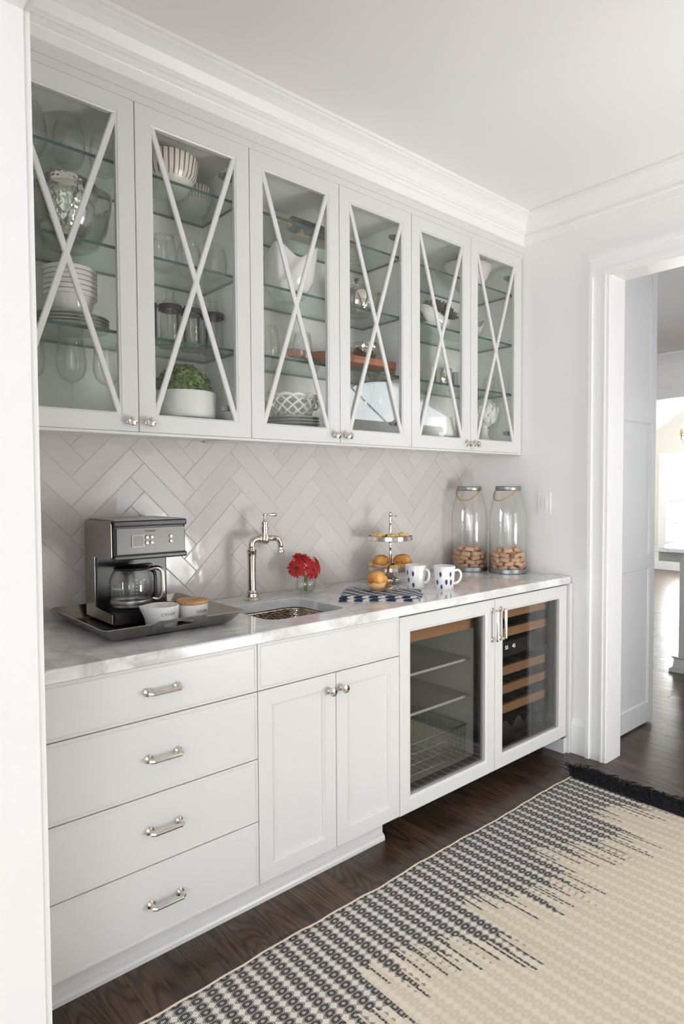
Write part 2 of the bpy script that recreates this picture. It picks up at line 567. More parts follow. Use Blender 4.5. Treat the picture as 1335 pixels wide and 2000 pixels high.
def m_rug():
    t = NT('woven_ombre_wool')
    c = t.coord()
    s = t.n('ShaderNodeSeparateXYZ', {0: c})
    x, y = s.outputs[0], s.outputs[1]
    # columns of dark rings with a light heart, between columns of light lozenges
    wob = t.noise(c, 16, 2)
    xx = t.math('ADD', x, t.math('MULTIPLY', t.math('SUBTRACT', wob, 0.5), 0.008))
    yy = t.math('ADD', y, t.math('MULTIPLY', t.math('SUBTRACT', t.noise(t.mapping(c, (1, 1, 1), (0, 0, 0), (3, 5, 1)), 16, 2), 0.5), 0.006))
    thread = t.math('SINE', t.math('MULTIPLY', x, 2 * PI / 0.0040))
    fu = t.math('ABSOLUTE', t.math('SUBTRACT', t.math('FRACT', t.math('DIVIDE', xx, 0.048)), 0.5))
    fv = t.math('ABSOLUTE', t.math('SUBTRACT', t.math('FRACT', t.math('DIVIDE', yy, 0.024)), 0.5))
    wv = t.math('MULTIPLY', thread, 0.10)
    loz = t.math('LESS_THAN', t.math('ADD', t.math('ADD', t.math('DIVIDE', fu, 0.235), t.math('DIVIDE', fv, 0.47)), wv), 1.0)
    ru = t.math('DIVIDE', t.math('SUBTRACT', 0.5, fu), 0.30)
    rv = t.math('DIVIDE', t.math('SUBTRACT', 0.5, fv), 0.44)
    e_ = t.math('SQRT', t.math('ADD', t.math('MULTIPLY', ru, ru), t.math('MULTIPLY', rv, rv)))
    stripe = t.math('GREATER_THAN', thread, -0.1)
    heart = t.math('MULTIPLY', t.math('LESS_THAN', e_, 0.42), stripe)
    gap = t.math('MULTIPLY', t.math('GREATER_THAN', e_, 1.02), t.math('GREATER_THAN', thread, 0.25))
    light = t.math('MAXIMUM', t.math('MAXIMUM', loz, heart), gap)
    # the dark yarn gives way to cream in ragged streaks that run across the rug (y)
    st = t.math('FLOOR', t.math('DIVIDE', x, 0.0075))
    rnd = t.n('ShaderNodeTexWhiteNoise', {1: st}, noise_dimensions='1D').outputs[0]
    saw = t.math('FRACT', t.math('DIVIDE', t.math('ADD', x, t.math('MULTIPLY', t.noise(t.mapping(c, (1, 0, 0)), 2.0, 2), 0.25)), 0.43))
    low = t.noise(t.mapping(c, (1, 0, 0)), 3.3, 2)
    bound = t.math('ADD', t.math('ADD', -1.00, t.math('MULTIPLY', saw, -0.17)), t.math('MULTIPLY', t.math('SUBTRACT', low, 0.5), -0.22))
    d = t.math('SUBTRACT', bound, y)          # >0 : past the edge, towards the middle
    reach = t.math('MULTIPLY', t.math('POWER', rnd, 2.2), 0.20)
    streak = t.math('LESS_THAN', d, reach)
    dark = t.math('MULTIPLY', streak, t.math('SUBTRACT', 1.0, light))
    tone = t.noise(c, 420, 2)
    dk = t.mix(tone, sl(54, 52, 53), sl(104, 101, 100))
    cream_side = t.mix(tone, sl(206, 200, 192), sl(240, 234, 226))
    beige = t.mix(light, t.mix(tone, sl(210, 195, 173), sl(222, 208, 187)), t.mix(tone, sl(224, 212, 194), sl(236, 226, 210)))
    past = t.n('ShaderNodeMapRange', {0: d, 1: -0.06, 2: 0.05}).outputs[0]
    base = t.mix(past, cream_side, beige)
    col = t.mix(dark, base, dk)
    hgt = t.math('ADD', t.math('MULTIPLY', t.math('ABSOLUTE', thread), 0.5), t.math('ADD', t.math('MULTIPLY', light, 0.6), t.math('MULTIPLY', tone, 0.5)))
    return t.pbr(Base_Color=col, Roughness=0.95, Specular_IOR_Level=0.1, Normal=t.bump(hgt, 0.5, 0.002))


MAT['rug'] = m_rug()
MAT['rug_edge'] = plain('cream_binding', sl(216, 200, 184), 0.9, bump=0.4, bscale=300)
MAT['fringe'] = plain('charcoal_yarn', (0.020, 0.020, 0.022), 0.9, var=0.4, spec=0.1)


def m_napkin():
    t = NT('navy_white_cloth')
    c = t.coord('UV')
    s = t.n('ShaderNodeSeparateXYZ', {0: c})
    u, v = s.outputs[0], s.outputs[1]
    row = t.math('FLOOR', t.math('MULTIPLY', v, 9.0))
    sh = t.math('ADD', t.math('MULTIPLY', u, 5.0), t.math('MULTIPLY', row, 0.37))
    zig = t.math('MULTIPLY', t.math('SINE', t.math('MULTIPLY', v, 57.0)), 0.12)
    p = t.math('FRACT', t.math('ADD', sh, zig))
    f = t.math('GREATER_THAN', p, 0.58)
    wv = t.noise(c, 300, 2)
    return t.pbr(Base_Color=t.mix(f, sl(36, 52, 82), sl(222, 220, 218)), Roughness=0.85, Normal=t.bump(wv, 0.2, 0.001), Specular_IOR_Level=0.2)


MAT['napkin'] = m_napkin()


def m_muffin():
    t = NT('baked_muffin')
    c = t.coord()
    n1 = t.noise(c, 25, 4, 0.6)
    n2 = t.noise(c, 120, 3, 0.6)
    col = t.ramp(n1, [(0.3, sl(178, 104, 40)), (0.5, sl(216, 146, 66)), (0.68, sl(236, 192, 118))])
    return t.pbr(Base_Color=col, Roughness=0.65, Normal=t.bump(n2, 0.5, 0.004))


MAT['muffin'] = m_muffin()


def m_crumb():
    t = NT('crumb_topping')
    c = t.coord()
    n1 = t.noise(c, 60, 4, 0.6)
    col = t.ramp(n1, [(0.35, sl(200, 148, 76)), (0.6, sl(238, 212, 146))])
    return t.pbr(Base_Color=col, Roughness=0.7, Normal=t.bump(n1, 0.8, 0.006))


MAT['crumb'] = m_crumb()


def m_cork():
    t = NT('wine_cork')
    rnd = t.n('ShaderNodeObjectInfo').outputs['Random']
    n1 = t.noise(t.coord(), 160, 3, 0.6)
    col = t.mix(n1, t.mix(rnd, sl(196, 150, 118), sl(220, 174, 140)), t.mix(rnd, sl(216, 174, 142), sl(234, 198, 166)))
    return t.pbr(Base_Color=col, Roughness=0.8, Normal=t.bump(n1, 0.3, 0.002))


MAT['cork'] = m_cork()


def m_stripe():
    t = NT('brown_striped_glaze')
    s = t.n('ShaderNodeSeparateXYZ', {0: t.coord()})
    a = t.math('ARCTAN2', s.outputs[1], s.outputs[0])
    w_ = t.math('MULTIPLY', t.noise(t.coord(), 14, 2), 0.9)
    f = t.math('SINE', t.math('ADD', t.math('MULTIPLY', a, 34.0), w_))
    f = t.math('MULTIPLY', t.math('MULTIPLY_ADD', f, 0.5, 0.5), t.n('ShaderNodeMapRange', {0: s.outputs[2], 1: 0.028, 2: 0.045}).outputs[0])
    k = t.ramp(f, [(0.74, sl(228, 222, 212)), (0.90, sl(122, 82, 66))])
    return t.pbr(Base_Color=k, Roughness=0.2)


MAT['stripe'] = m_stripe()


def m_dark_stone():
    t = NT('dark_marble')
    n1 = t.noise(t.coord(), 22, 5, 0.6, 1.5)
    return t.pbr(Base_Color=t.ramp(n1, [(0.4, sl(58, 50, 52)), (0.62, sl(104, 92, 92))]), Roughness=0.2)


MAT['dark_stone'] = m_dark_stone()


def m_leaf(name, a, b):
    t = NT(name)
    g = t.n('ShaderNodeTexCoord').outputs['Object']
    n1 = t.ramp(t.noise(g, 75, 2), [(0.35, (0, 0, 0)), (0.68, (1, 1, 1))])
    return t.pbr(Base_Color=t.mix(n1, a, b), Roughness=0.5)


MAT['leaf'] = m_leaf('green_leaf', sl(44, 70, 24), sl(150, 178, 74))
MAT['dry_leaf'] = m_leaf('grey_green_leaf', sl(72, 74, 48), sl(128, 128, 92))


def m_basket():
    t = NT('wire_mesh')
    return t.pbr(Base_Color=(0.55, 0.56, 0.55, 1), Roughness=0.3, Metallic=1.0)


MAT['wire'] = m_basket()

# ================================================================== the setting
XL = -2.634      # left wall face
ZC = 2.80        # ceiling


def struct(name, bm, mat, label, cat=None, parent=None, smooth=False):
    o = obj(name, bm, mat, parent, smooth)
    if parent is None: tag(o, label, cat or name.split('_')[0], None, 'structure')
    return o


# ---- floor: slab and oak boards that run towards the cabinets
floor = struct('floor', bx(-6.6, 8.0, -5.2, 2.7, -0.06, -0.004), MAT['oak'], 'dark stained oak floor running from pantry into next room', 'floor')
bm = nb()
box(bm, -0.0408, 0.0408, 0, 1, -0.012, 0.0, 0.0)
for e in bm.edges: pass
bmesh.ops.bevel(bm, geom=[e for e in bm.edges if e.verts[0].co.z > -0.001 and e.verts[1].co.z > -0.001], offset=0.0007, segments=1, affect='EDGES')
plank0 = obj('plank', bm, MAT['oak'], floor)
rp = random.Random(3)
first = True


def plank(x, y0, y1):
    global first
    o = plank0
    if not first:
        o = plank0.copy()
        COL.objects.link(o)
    first = False
    o.location = (x, y0 + 0.0008, 0)
    o.scale = (1, y1 - y0 - 0.0016, 1)


x = XL - 0.14 + 0.041
while x < 4.1:
    lo, hi = (-1.45, -0.42) if x < -0.3 else (-1.6, -0.2) if x < 0.13 else (-1.2 + max(0, x - 0.6) * 0.22, -0.05 + x * 0.46)
    if -0.3 < x < 0.9: hi = max(hi, -0.2)
    y = lo - rp.random() * 0.5
    while y < hi:
        L = 0.7 + rp.random() * 0.9
        plank(x, y, min(y + L, 2.5) if x > 0.13 else min(y + L, -0.02))
        y += L
        if x <= 0.13 and y > -0.1: break
        if y > 2.4: break
    x += 0.082

# ---- ceiling and walls
struct('added_ceiling_left', bx(-6.6, XL - 0.14, -5.2, 1.2, ZC, ZC + 0.1), MAT['ceiling'], 'unseen ceiling over the viewer, added to cut sky light on the jamb', 'ceiling')  # unseen slab, added to keep sky light off the left jamb
struct('added_wall_left_room', bx(-6.6, XL - 0.14, -5.2, -5.08, 0, ZC), MAT['wall'], 'unseen wall behind the viewer, added to shade the left jamb', 'wall')  # unseen, added to block sky light that reaches the left jamb
struct('ceiling', bx(XL - 0.14, 4.2, -3.3, 2.7, ZC, ZC + 0.1), MAT['ceiling'], 'plain pale grey-white ceiling over the pantry', 'ceiling')
wall_back = struct('wall_back', bx(XL - 0.14, 0.13, 0.0026, 0.14, 0, ZC), MAT['grout'], 'back wall of the pantry behind counter with herringbone tile', 'wall')
bm = nb()
box(bm, 0.0, 0.125, -0.80, 0.006, 0, ZC)
box(bm, 0.0, 0.125, -2.30, -0.80, 2.415, ZC)
box(bm, 0.0, 0.125, -3.2, -2.30, 0, ZC)
struct('wall_right', bm, MAT['wall'], 'off-white right wall with light switch and wide doorway', 'wall')
bm = nb()
box(bm, XL - 0.125, XL, -0.80, 0.006, 0, ZC)
box(bm, XL - 0.125, XL, -2.75, -0.80, 2.415, ZC)
box(bm, XL - 0.125, XL, -3.2, -2.75, 0, ZC)
struct('wall_left', bm, MAT['wall'], 'white left wall with opening nearest the viewer', 'wall')
# pantry front wall outside the picture, with a window added for light
wx0, wx1, wz0, wz1 = -1.00, -0.10, 0.10, 1.90
bm = nb()
for a in ((XL, wx0, 0, ZC), (wx1, 0.0, 0, ZC), (wx0, wx1, 0, wz0), (wx0, wx1, wz1, ZC)):
    box(bm, a[0], a[1], -3.22, -3.10, a[2], a[3])
struct('wall_front', bm, MAT['wall'], 'white pantry wall opposite the cabinets', 'wall')


def window_grid(name, x0, x1, z0, z1, y, nx, nz, label, horiz='x'):
    bm = nb()
    g = 0.045
    parts = [(x0 - .08, x0 + g, z0 - .08, z1 + .08), (x1 - g, x1 + .08, z0 - .08, z1 + .08), (x0, x1, z0 - .08, z0 + g), (x0, x1, z1 - g, z1 + .08)]
    for i in range(1, nx): parts.append((x0 + (x1 - x0) * i / nx - .012, x0 + (x1 - x0) * i / nx + .012, z0, z1))
    for i in range(1, nz): parts.append((x0, x1, z0 + (z1 - z0) * i / nz - (.03 if i == nz // 2 else .012), z0 + (z1 - z0) * i / nz + (.03 if i == nz // 2 else .012)))
    for i, a in enumerate(parts):
        d_ = .022 if i < 2 else .020 if i < 4 else .015 if a[3] - a[2] > a[1] - a[0] else .013
        if horiz == 'x': box(bm, a[0], a[1], y - d_, y + d_, a[2], a[3])
        else: box(bm, y - d_, y + d_, a[0], a[1], a[2], a[3])
    o = struct(name, bm, MAT['trim'], label, 'window')
    p = bx(x0, x1, y - .003, y + .003, z0, z1) if horiz == 'x' else bx(y - .003, y + .003, x0, x1, z0, z1)
    obj('window_pane', p, MAT['pane'], o)
    return o


window_grid('added_window_1', wx0, wx1, wz0, wz1, -3.12, 4, 2, 'added white muntin window opposite the cabinets, lets fill light in')  # unseen window, added as a way in for the ceiling fill

# ---- hall and kitchen beyond the right doorway
bm = nb()
ax0, ax1, az0, az1 = 1.02, 2.86, 2.06, 2.54     # arched window opening in the hall front wall
box(bm, 0.125, ax0, -3.32, -3.2, 0, ZC)
box(bm, ax1, 4.3, -3.32, -3.2, 0, ZC)
box(bm, ax0, ax1, -3.32, -3.2, 0, az0)
acx, arx = (ax0 + ax1) / 2, (ax1 - ax0) / 2
N = 24
top = [(acx + arx * math.cos(PI - PI * i / N), az0 + (az1 - az0) * math.sin(PI * i / N)) for i in range(N + 1)]
for (xa, za), (xb, zb) in zip(top, top[1:]):
    q = [[bm.verts.new((px, yy, pz)) for px, pz in ((xa, za), (xb, zb), (xb, ZC), (xa, ZC))] for yy in (-3.32, -3.2)]
    bm.faces.new(q[1]); bm.faces.new(list(reversed(q[0])))
    bm.faces.new((q[0][0], q[0][1], q[1][1], q[1][0]))
struct('wall_hall', bm, MAT['wall'], 'hall wall with the arched window, seen only as a reflection', 'wall')
bm = nb()
pts_o = [(acx + (arx + .05) * math.cos(PI - PI * i / N), az0 + (az1 - az0 + .05) * math.sin(PI * i / N)) for i in range(N + 1)]
tube(bm, [(px, -3.2, pz) for px, pz in top], 0.03, 6)
box(bm, ax0 - .05, ax1 + .05, -3.24, -3.17, az0 - .04, az0 + .02)
for a in (PI * 0.28, PI * 0.72):
    tube(bm, [(acx, -3.24, az0), (acx + arx * math.cos(a), -3.24, az0 + (az1 - az0) * math.sin(a))], 0.010, 6)
w2 = struct('window_2', bm, MAT['trim'], 'arched transom window at the end of the hall', 'window')

struct('wall_kitchen', bx(0.125, 7.9, 2.6, 2.72, 0, 2.85), MAT['far_wall'], 'cream side wall of the kitchen beyond', 'wall')
bm = nb()
HO = 2.335
box(bm, 4.2, 4.34, 2.0, 2.6, 0, ZC)
box(bm, 4.2, 4.34, -1.9, 2.0, HO, ZC + .1)
box(bm, 4.2, 4.34, -3.32, -1.9, 0, ZC)
struct('wall_header', bm, MAT['wall'], 'beige header wall over wide opening into vaulted room', 'wall')
bm = nb()
sweep(bm, [(0, HO - .012), (.02, HO - .012), (.02, HO + .10), (.027, HO + .105), (.027, HO + .125), (.012, HO + .13), (0, HO + .13)], [(4.2, -1.9, -1, 0), (4.2, 2.1, -1, 0)])
struct('trim_7', bm, MAT['trim'], 'pale casing along the edge of the far header', 'trim')
CROWN = [(0, 2.660), (.016, 2.660), (.016, 2.694), (.019, 2.698), (.026, 2.700), (.026, 2.708), (.022, 2.711), (.022, 2.716),
         (.032, 2.718), (.032, 2.724), (.040, 2.728), (.046, 2.738), (.058, 2.755), (.078, 2.771), (.094, 2.779), (.094, 2.784), (.104, 2.786), (.104, 2.799), (0, 2.799)]
bm = nb()
sweep(bm, CROWN, [(4.2, -3.2, -1, 0), (4.2, 2.6, -1, -1)])
struct('trim_8', bm, MAT['trim'], 'crown moulding on the header wall in the next room', 'trim')
# vaulted room
bm = nb()
gy0, gy1, gz0, gz1 = 1.02, 2.16, 0.43, 1.84
for a in ((-2.4, gy0, 0, 4.6), (gy1, 2.7, 0, 4.6), (gy0, gy1, 0, gz0), (gy0, gy1, gz1, 4.6)):
    box(bm, 7.9, 8.02, a[0], a[1], a[2], a[3])
struct('wall_far', bm, MAT['far_wall'], 'bright cream gable wall with window in the vaulted room', 'wall')
window_grid('window_3', gy0, gy1, gz0, gz1, 7.90, 3, 4, 'bright white sash window on the far gable wall', 'y')
bm = nb()
q = [bm.verts.new(p) for p in ((4.34, 2.72, 2.01), (8.02, 2.72, 2.01), (8.02, -0.6, 4.27), (4.34, -0.6, 4.27))]
bm.faces.new(q)
bmesh.ops.solidify(bm, geom=bm.faces[:], thickness=-0.08)
struct('ceiling_vault', bm, MAT['ceiling'], 'white sloping ceiling of the vaulted room beyond', 'ceiling')
struct('baseboard_far', bx(7.88, 7.9, -2.4, 2.6, 0, 0.16), MAT['trim'], 'white baseboard under the far window', 'baseboard')

# ---- doorway trim, right
def cased(name_leg, name_head, name_jamb, xf, side, xj0, xj1, y0, y1, z1):
    """casing on the face x=xf, proud towards side; opening from y0 (far) to y1 (near)"""
    def prof(bm, ya, yb, za, zb, horiz=False):
        s = side
        for (u0, u1, t) in ((0, .018, .026), (.018, .075, .016), (.075, .082, .020), (.082, .100, .016)):
            a, b = sorted((xf, xf + s * t))
            if horiz: box(bm, a, b, ya, yb, zb - u1, zb - u0)
            elif ya < yb: box(bm, a, b, yb - u1, yb - u0, za, zb)
            else: box(bm, a, b, yb + u0, yb + u1, za, zb)
    bm = nb(); prof(bm, y0 - .0, y0 + .105, 0, z1 + .0055)
    struct(name_leg, bm, MAT['trim'], 'white door casing beside the %s' % ('light switch, right doorway' if side < 0 and xf == 0 else 'left opening'), 'trim')
    bm = nb(); prof(bm, y1 - .105, y0 + .105, 0, z1 + .105, True)
    struct(name_head, bm, MAT['trim'], 'white head casing over the %s' % ('right doorway' if xf == 0 else 'left opening'), 'trim')
    bm = nb()
    box(bm, xj0, xj1, y0, y0 + .02, 0, z1 + .02, .001)
    box(bm, xj0, xj1, y1, y0 + .02, z1, z1 + .02, .001)
    box(bm, xj0, xj1, y1 - .02, y1, 0, z1 + .02, .001)
    struct(name_jamb, bm, MAT['trim'], 'white jamb lining of the %s' % ('right doorway' if xf == 0 else 'left opening, nearest the viewer'), 'trim')


cased('trim_1', 'trim_2', 'trim_3', 0.0, -1, -0.010, 0.135, -0.82, -2.28, 2.395)
cased('trim_4', 'trim_5', 'trim_6', XL, 1, XL - 0.132, XL + 0.002, -0.82, -2.73, 2.395)

# ---- crown over the cabinets and along the right wall, soffit behind it
bm = nb()
sweep(bm, CROWN, [(XL, -0.325, 0, -1), (0, -0.325, -1, -1), (0, -3.1, -1, 0)])
struct('trim_9', bm, MAT['trim'], 'white crown moulding above the cabinets and along right wall', 'trim')
bm = nb()
box(bm, XL, 0, -0.325, 0.0, 2.632, ZC)
box(bm, XL, 0, -0.321, 0.0, 2.606, 2.632)
struct('trim_10', bm, MAT['cabinet'], 'white frieze board between cabinet doors and crown', 'trim')
bm = nb()
sweep(bm, [(0, 0), (.018, 0), (.018, .150), (.012, .165), (.006, .178), (0, .180)], [(0, -0.634, -1, 0), (0, -0.7155, -1, 0)])
struct('baseboard_right', bm, MAT['trim'], 'short tall white baseboard between end panel and casing', 'baseboard')

# ---- panelled door leaf standing open in the hall
d1 = struct('door_1', bx(0.150, 0.757, -0.705, -0.672, 0.012, 2.66), MAT['door'], 'tall white three panel door standing open beyond the doorway', 'door')
for z0, z1 in ((0.123, 0.908), (0.981, 1.732), (1.862, 2.56)):
    bm = nb()
    rings_panel(bm, 0.215, 0.699, z0, z1, [(-.0005, -.7052), (0, -.7095), (.006, -.7095), (.009, -.7062), (.012, -.7058)])
    obj('door_panel', bm, MAT['door'], d1)
bm = nb()
for a in ((0.150, 0.215, 0.012, 2.66), (0.699, 0.757, 0.012, 2.66), (0.215, 0.699, 0.012, 0.123), (0.215, 0.699, 0.908, 0.981), (0.215, 0.699, 1.732, 1.862), (0.215, 0.699, 2.56, 2.66)):
    box(bm, a[0], a[1], -0.7155, -0.705, a[2], a[3])
obj('door_frame', bm, MAT['door'], d1)

# ---- herringbone tile, each piece its own part of the back wall
TW, TLn = 0.0762, 0.3048
C0 = Vector((-2.016, 1.471))
A_ = Vector((1, -1)) / math.sqrt(2)
B_ = Vector((1, 1)) / math.sqrt(2)
n_t = 0
tx0, tx1, tz0, tz1 = XL + .001, -0.001, 0.917, 1.60
G = 0.0007
rt = random.Random(11)


def tile(i, j, horiz):
    # local rectangle in (a, b) lattice units of TW; cell (0,0) has its a-min, b-max corner at C0
    a0, b0 = i * TW, j * TW
    a1, b1 = (a0 + TLn, b0 + TW) if horiz else (a0 + TW, b0 + TLn)
    a0 += G; b0 += G; a1 -= G; b1 -= G
    def P(a, b):
        p = C0 + A_ * a + B_ * (b - TW)
        return p
    cs = [P(a0, b0), P(a1, b0), P(a1, b1), P(a0, b1)]
    if max(c.x for c in cs) < tx0 or min(c.x for c in cs) > tx1 or max(c.y for c in cs) < tz0 or min(c.y for c in cs) > tz1: return
    bm = nb()
    e = 0.0022
    tilt = [rt.uniform(-.0005, .0005) for _ in range(4)]
    ins = [P(a0 + e, b0 + e), P(a1 - e, b0 + e), P(a1 - e, b1 - e), P(a0 + e, b1 - e)]
    back = [bm.verts.new((c.x, 0.0030, c.y)) for c in cs]
    mid = [bm.verts.new((c.x, 0.0014 + k, c.y)) for c, k in zip(cs, tilt)]
    fr = [bm.verts.new((c.x, 0.0004 + k, c.y)) for c, k in zip(ins, tilt)]
    for p, q in ((back, mid), (mid, fr)):
        for k in range(4):
            bm.faces.new((p[k], p[(k + 1) % 4], q[(k + 1) % 4], q[k]))
    bm.faces.new(fr)
    bm.faces.new(list(reversed(back)))
    bmesh.ops.recalc_face_normals(bm, faces=bm.faces)
    for co, no in (((tx0, 0, 0), (-1, 0, 0)), ((tx1, 0, 0), (1, 0, 0)), ((0, 0, tz0), (0, 0, -1)), ((0, 0, tz1), (0, 0, 1))):
        g = bm.verts[:] + bm.edges[:] + bm.faces[:]
        r = bmesh.ops.bisect_plane(bm, geom=g, plane_co=co, plane_no=no, clear_outer=True)
        ed = [x for x in r['geom_cut'] if isinstance(x, bmesh.types.BMEdge)]
        if ed: bmesh.ops.contextual_create(bm, geom=ed)
    if len(bm.faces) < 4:
        bm.free(); return
    obj('tile', bm, MAT['tile'], wall_back)


for j in range(-24, 24):
    for i in range(-24, 40):
        k = (i + j) % 8
        if k == 0: tile(i, j, True)
        # vertical run: column i, cells with k = 4..7 going up in j
        if k == 4: tile(i, j, False)

# ================================================================== cabinets
U = [-2.6038, -2.1736, -1.7434, -1.3132, -0.8830, -0.4528, -0.0130]
UF, UB = -0.325, -0.004
ZU0, ZU1 = 1.557, 2.6036
SH = (2.409, 2.142, 1.875)


def knob(parent, x, z, yf, mirror=1):
    bm = lt([(0, 0), (.011, 0), (.0115, .003), (.008, .005), (.0055, .008), (.0055, .016), (.010, .019), (.0145, .023), (.0155, .027), (.0145, .030), (.008, .0325), (0, .0335)], 20, axis='y')
    for v in bm.verts: v.co = Vector((v.co.x, -abs(v.co.y), v.co.z))
    bmesh.ops.recalc_face_normals(bm, faces=bm.faces)
    return obj('knob', bm, MAT['nickel'], parent, 50, (x, yf, z))


units = [('leftmost glass-door wall cabinet holding wine glasses and striped bowls', 0), ('middle glass-door wall cabinet holding kettle and rolling pin', 2), ('rightmost glass-door wall cabinet holding artichoke ornament', 4)]
for lab, k in units:
    xa = XL if k == 0 else U[k]
    xb = U[k + 2]
    t = thing('wall_cabinet', lab, 'cabinet', ((xa + xb) / 2, -.16, ZU0), group='glass-front wall cabinets')
    inv = Matrix.Translation((-(xa + xb) / 2, .16, -ZU0))

    def P_(name, bm, mat, par=None, smooth=False):
        if par is None: bm.transform(inv)
        return obj(name, bm, mat, par or t, smooth)
    bm = nb()
    box(bm, xa, xa + .018, -.303, UB, ZU0, ZU1 - .006)
    box(bm, xb - .018, xb, -.303, UB, ZU0, ZU1 - .006)
    box(bm, xa + .018, xb - .018, -.303, UB, ZU0 + .008, 1.600)
    box(bm, xa + .018, xb - .018, -.303, UB, 2.572, ZU1 - .006)
    box(bm, xa + .018, xb - .018, -.014, UB, 1.600, 2.572)
    P_('case', bm, MAT['interior'])
    P_('light_rail', bx(xa, xb if k < 4 else -.001, -.322, -.300, 1.547, ZU0 - .0005, .0015), MAT['cabinet'])
    if k == 4: P_('filler_strip', bx(-.0115, -.0005, -.312, -.296, ZU0, 2.6055), MAT['cabinet'])
    if k == 0: P_('filler_strip', bx(XL + .0005, U[0] - .002, -.323, -.3035, ZU0, ZU1), MAT['cabinet'])
    for z in SH:
        bm = nb()
        fs = box(bm, xa + .020, xb - .020, -.285, -.018, z - .005, z + .005)
        for f in bm.faces:
            c = f.calc_center_median()
            f.material_index = 0 if abs(c.z - z) > .003 else 1
        P_('glass_shelf', bm, [MAT['shelf'], MAT['shelf_edge']])
    # shelf-pin holes down the right cheek
    bm = nb()
    z = 1.66
    while z < 2.55:
        for yy in (-.255, -.062):
            lathe(bm, [(.0022, 0), (.0022, .0010)], 8, (xb - .0185, yy, z), True, axis='x')
        z += .032
    o = P_('peg_hole', bm, MAT['grey_ink']); o['kind'] = 'stuff'
    for s in (0, 1):
        x0, x1 = U[k + s] + .0013, U[k + s + 1] - .0013
        st = .0595
        bm = frame_front(x0, x1, ZU0, ZU1, UF, st, .0205)
        bm.transform(inv)
        d = obj('door', bm, MAT['cabinet'], t)
        gx0, gx1, gz0, gz1 = x0 + st, x1 - st, ZU0 + st, ZU1 - st
        bm = bx(gx0 - .004, gx1 + .004, -.3125, -.3095, gz0 - .004, gz1 + .004); bm.transform(inv)
        obj('glass_pane', bm, MAT['pane'], d)
        for sgn in (1, -1):
            bm = nb()
            L = math.hypot(gx1 - gx0, gz1 - gz0)
            box(bm, -L / 2 - .004, L / 2 + .004, -.0045 - .0002 * sgn, .0055, -.0095, .0095)
            bmesh.ops.bevel(bm, geom=[e for e in bm.edges if e.verts[0].co.y < 0 and e.verts[1].co.y < 0], offset=.003, segments=1, affect='EDGES')
            bm.transform(Matrix.Translation(((gx0 + gx1) / 2, UF + .0075, (gz0 + gz1) / 2)) @ Matrix.Rotation(-sgn * math.atan2(gz1 - gz0, gx1 - gx0), 4, 'Y'))
            bm.transform(inv)
            obj('mullion', bm, MAT['cabinet'], d)
        kx = x1 - .030 if s == 0 else x0 + .030
        kb = knob(d, 0, 0, 0); kb.location = (kx - (xa + xb) / 2, UF + .16, 1.588 - ZU0)
        hx = x1 - st - .004 if s == 1 else x0 + st + .002
        if s == 1:
            for hz in (1.663, 2.49):
                bm = nb()
                box(bm, x1 - .088, x1 - .046, -.298, -.276, hz - .010, hz + .010, .002)
                box(bm, x1 - .100, x1 - .086, -.292, -.278, hz - .007, hz + .007, .001)
                bm.transform(inv)
                obj('hinge', bm, MAT['zinc'], t)

# ---- base units
BF = -0.618
XD, XS, XM, XR = -1.923, -1.2717, -0.655, -0.038


def bar_pull(parent, p0, p1, yf, vertical=False):
    """bar handle between p0 and p1 (x,z); octagonal rosettes"""
    bm = nb()
    (xa, za), (xb, zb) = p0, p1
    for (px, pz) in (p0, p1):
        lathe(bm, [(.0, 0), (.0125, 0), (.0125, .004), (.008, .007), (.0058, .009), (.0058, .026)], 8, (px, yf, pz), True, axis='y')
    if vertical:
        pts = [(xa, yf - .026, za), (xa, yf - .031, za + .004), (xb, yf - .031, zb - .004), (xb, yf - .026, zb)]
    else:
        pts = [(xa - .003, yf - .024, za), (xa + .004, yf - .031, za), (xb - .004, yf - .031, zb), (xb + .003, yf - .024, zb)]
    tube(bm, pts, .0058, 8)
    for v in bm.verts:
        if v.co.y > yf: v.co.y = 2 * yf - v.co.y
    bmesh.ops.recalc_face_normals(bm, faces=bm.faces)
    return obj('handle', bm, MAT['nickel'], parent, 35)


t = thing('drawer_cabinet', 'white four-drawer base cabinet at the left, under the coffee tray', 'cabinet')
bm = nb()
box(bm, XL + .001, XD - .001, -.596, -.01, .090, .8785)
obj('case', bm, MAT['cabinet'], t)
ZD = (.876, .7229, .5045, .3005, .091)
for i in range(4):
    z1, z0 = ZD[i] - (.0015 if i else 0), ZD[i + 1] + .0015
    d = obj('drawer', slab_front(XL + .002, XD - .0015, z0, z1, BF, .021), MAT['cabinet'], t)
    zc = (.8005, .610, .4035, .190)[i]
    bar_pull(d, (-2.292, zc), (-2.202, zc), BF)

t = thing('sink_cabinet', 'white base cabinet under the sink with two shaker doors', 'cabinet')
obj('case', bx(XD + .001, XS - .001, -.596, -.01, .090, .73), MAT['cabinet'], t)
obj('false_front', slab_front(XD + .0015, XS - .0015, .7244, .876, BF, .021), MAT['cabinet'], t)
for x0, x1, kx in ((XD + .0015, -1.5955, -1.6285), (-1.5925, XS - .0015, -1.571)):
    d = obj('door', shaker_front(x0, x1, .091, .7214, BF, .061, .021), MAT['cabinet'], t)
    knob(d, kx, .664, BF)

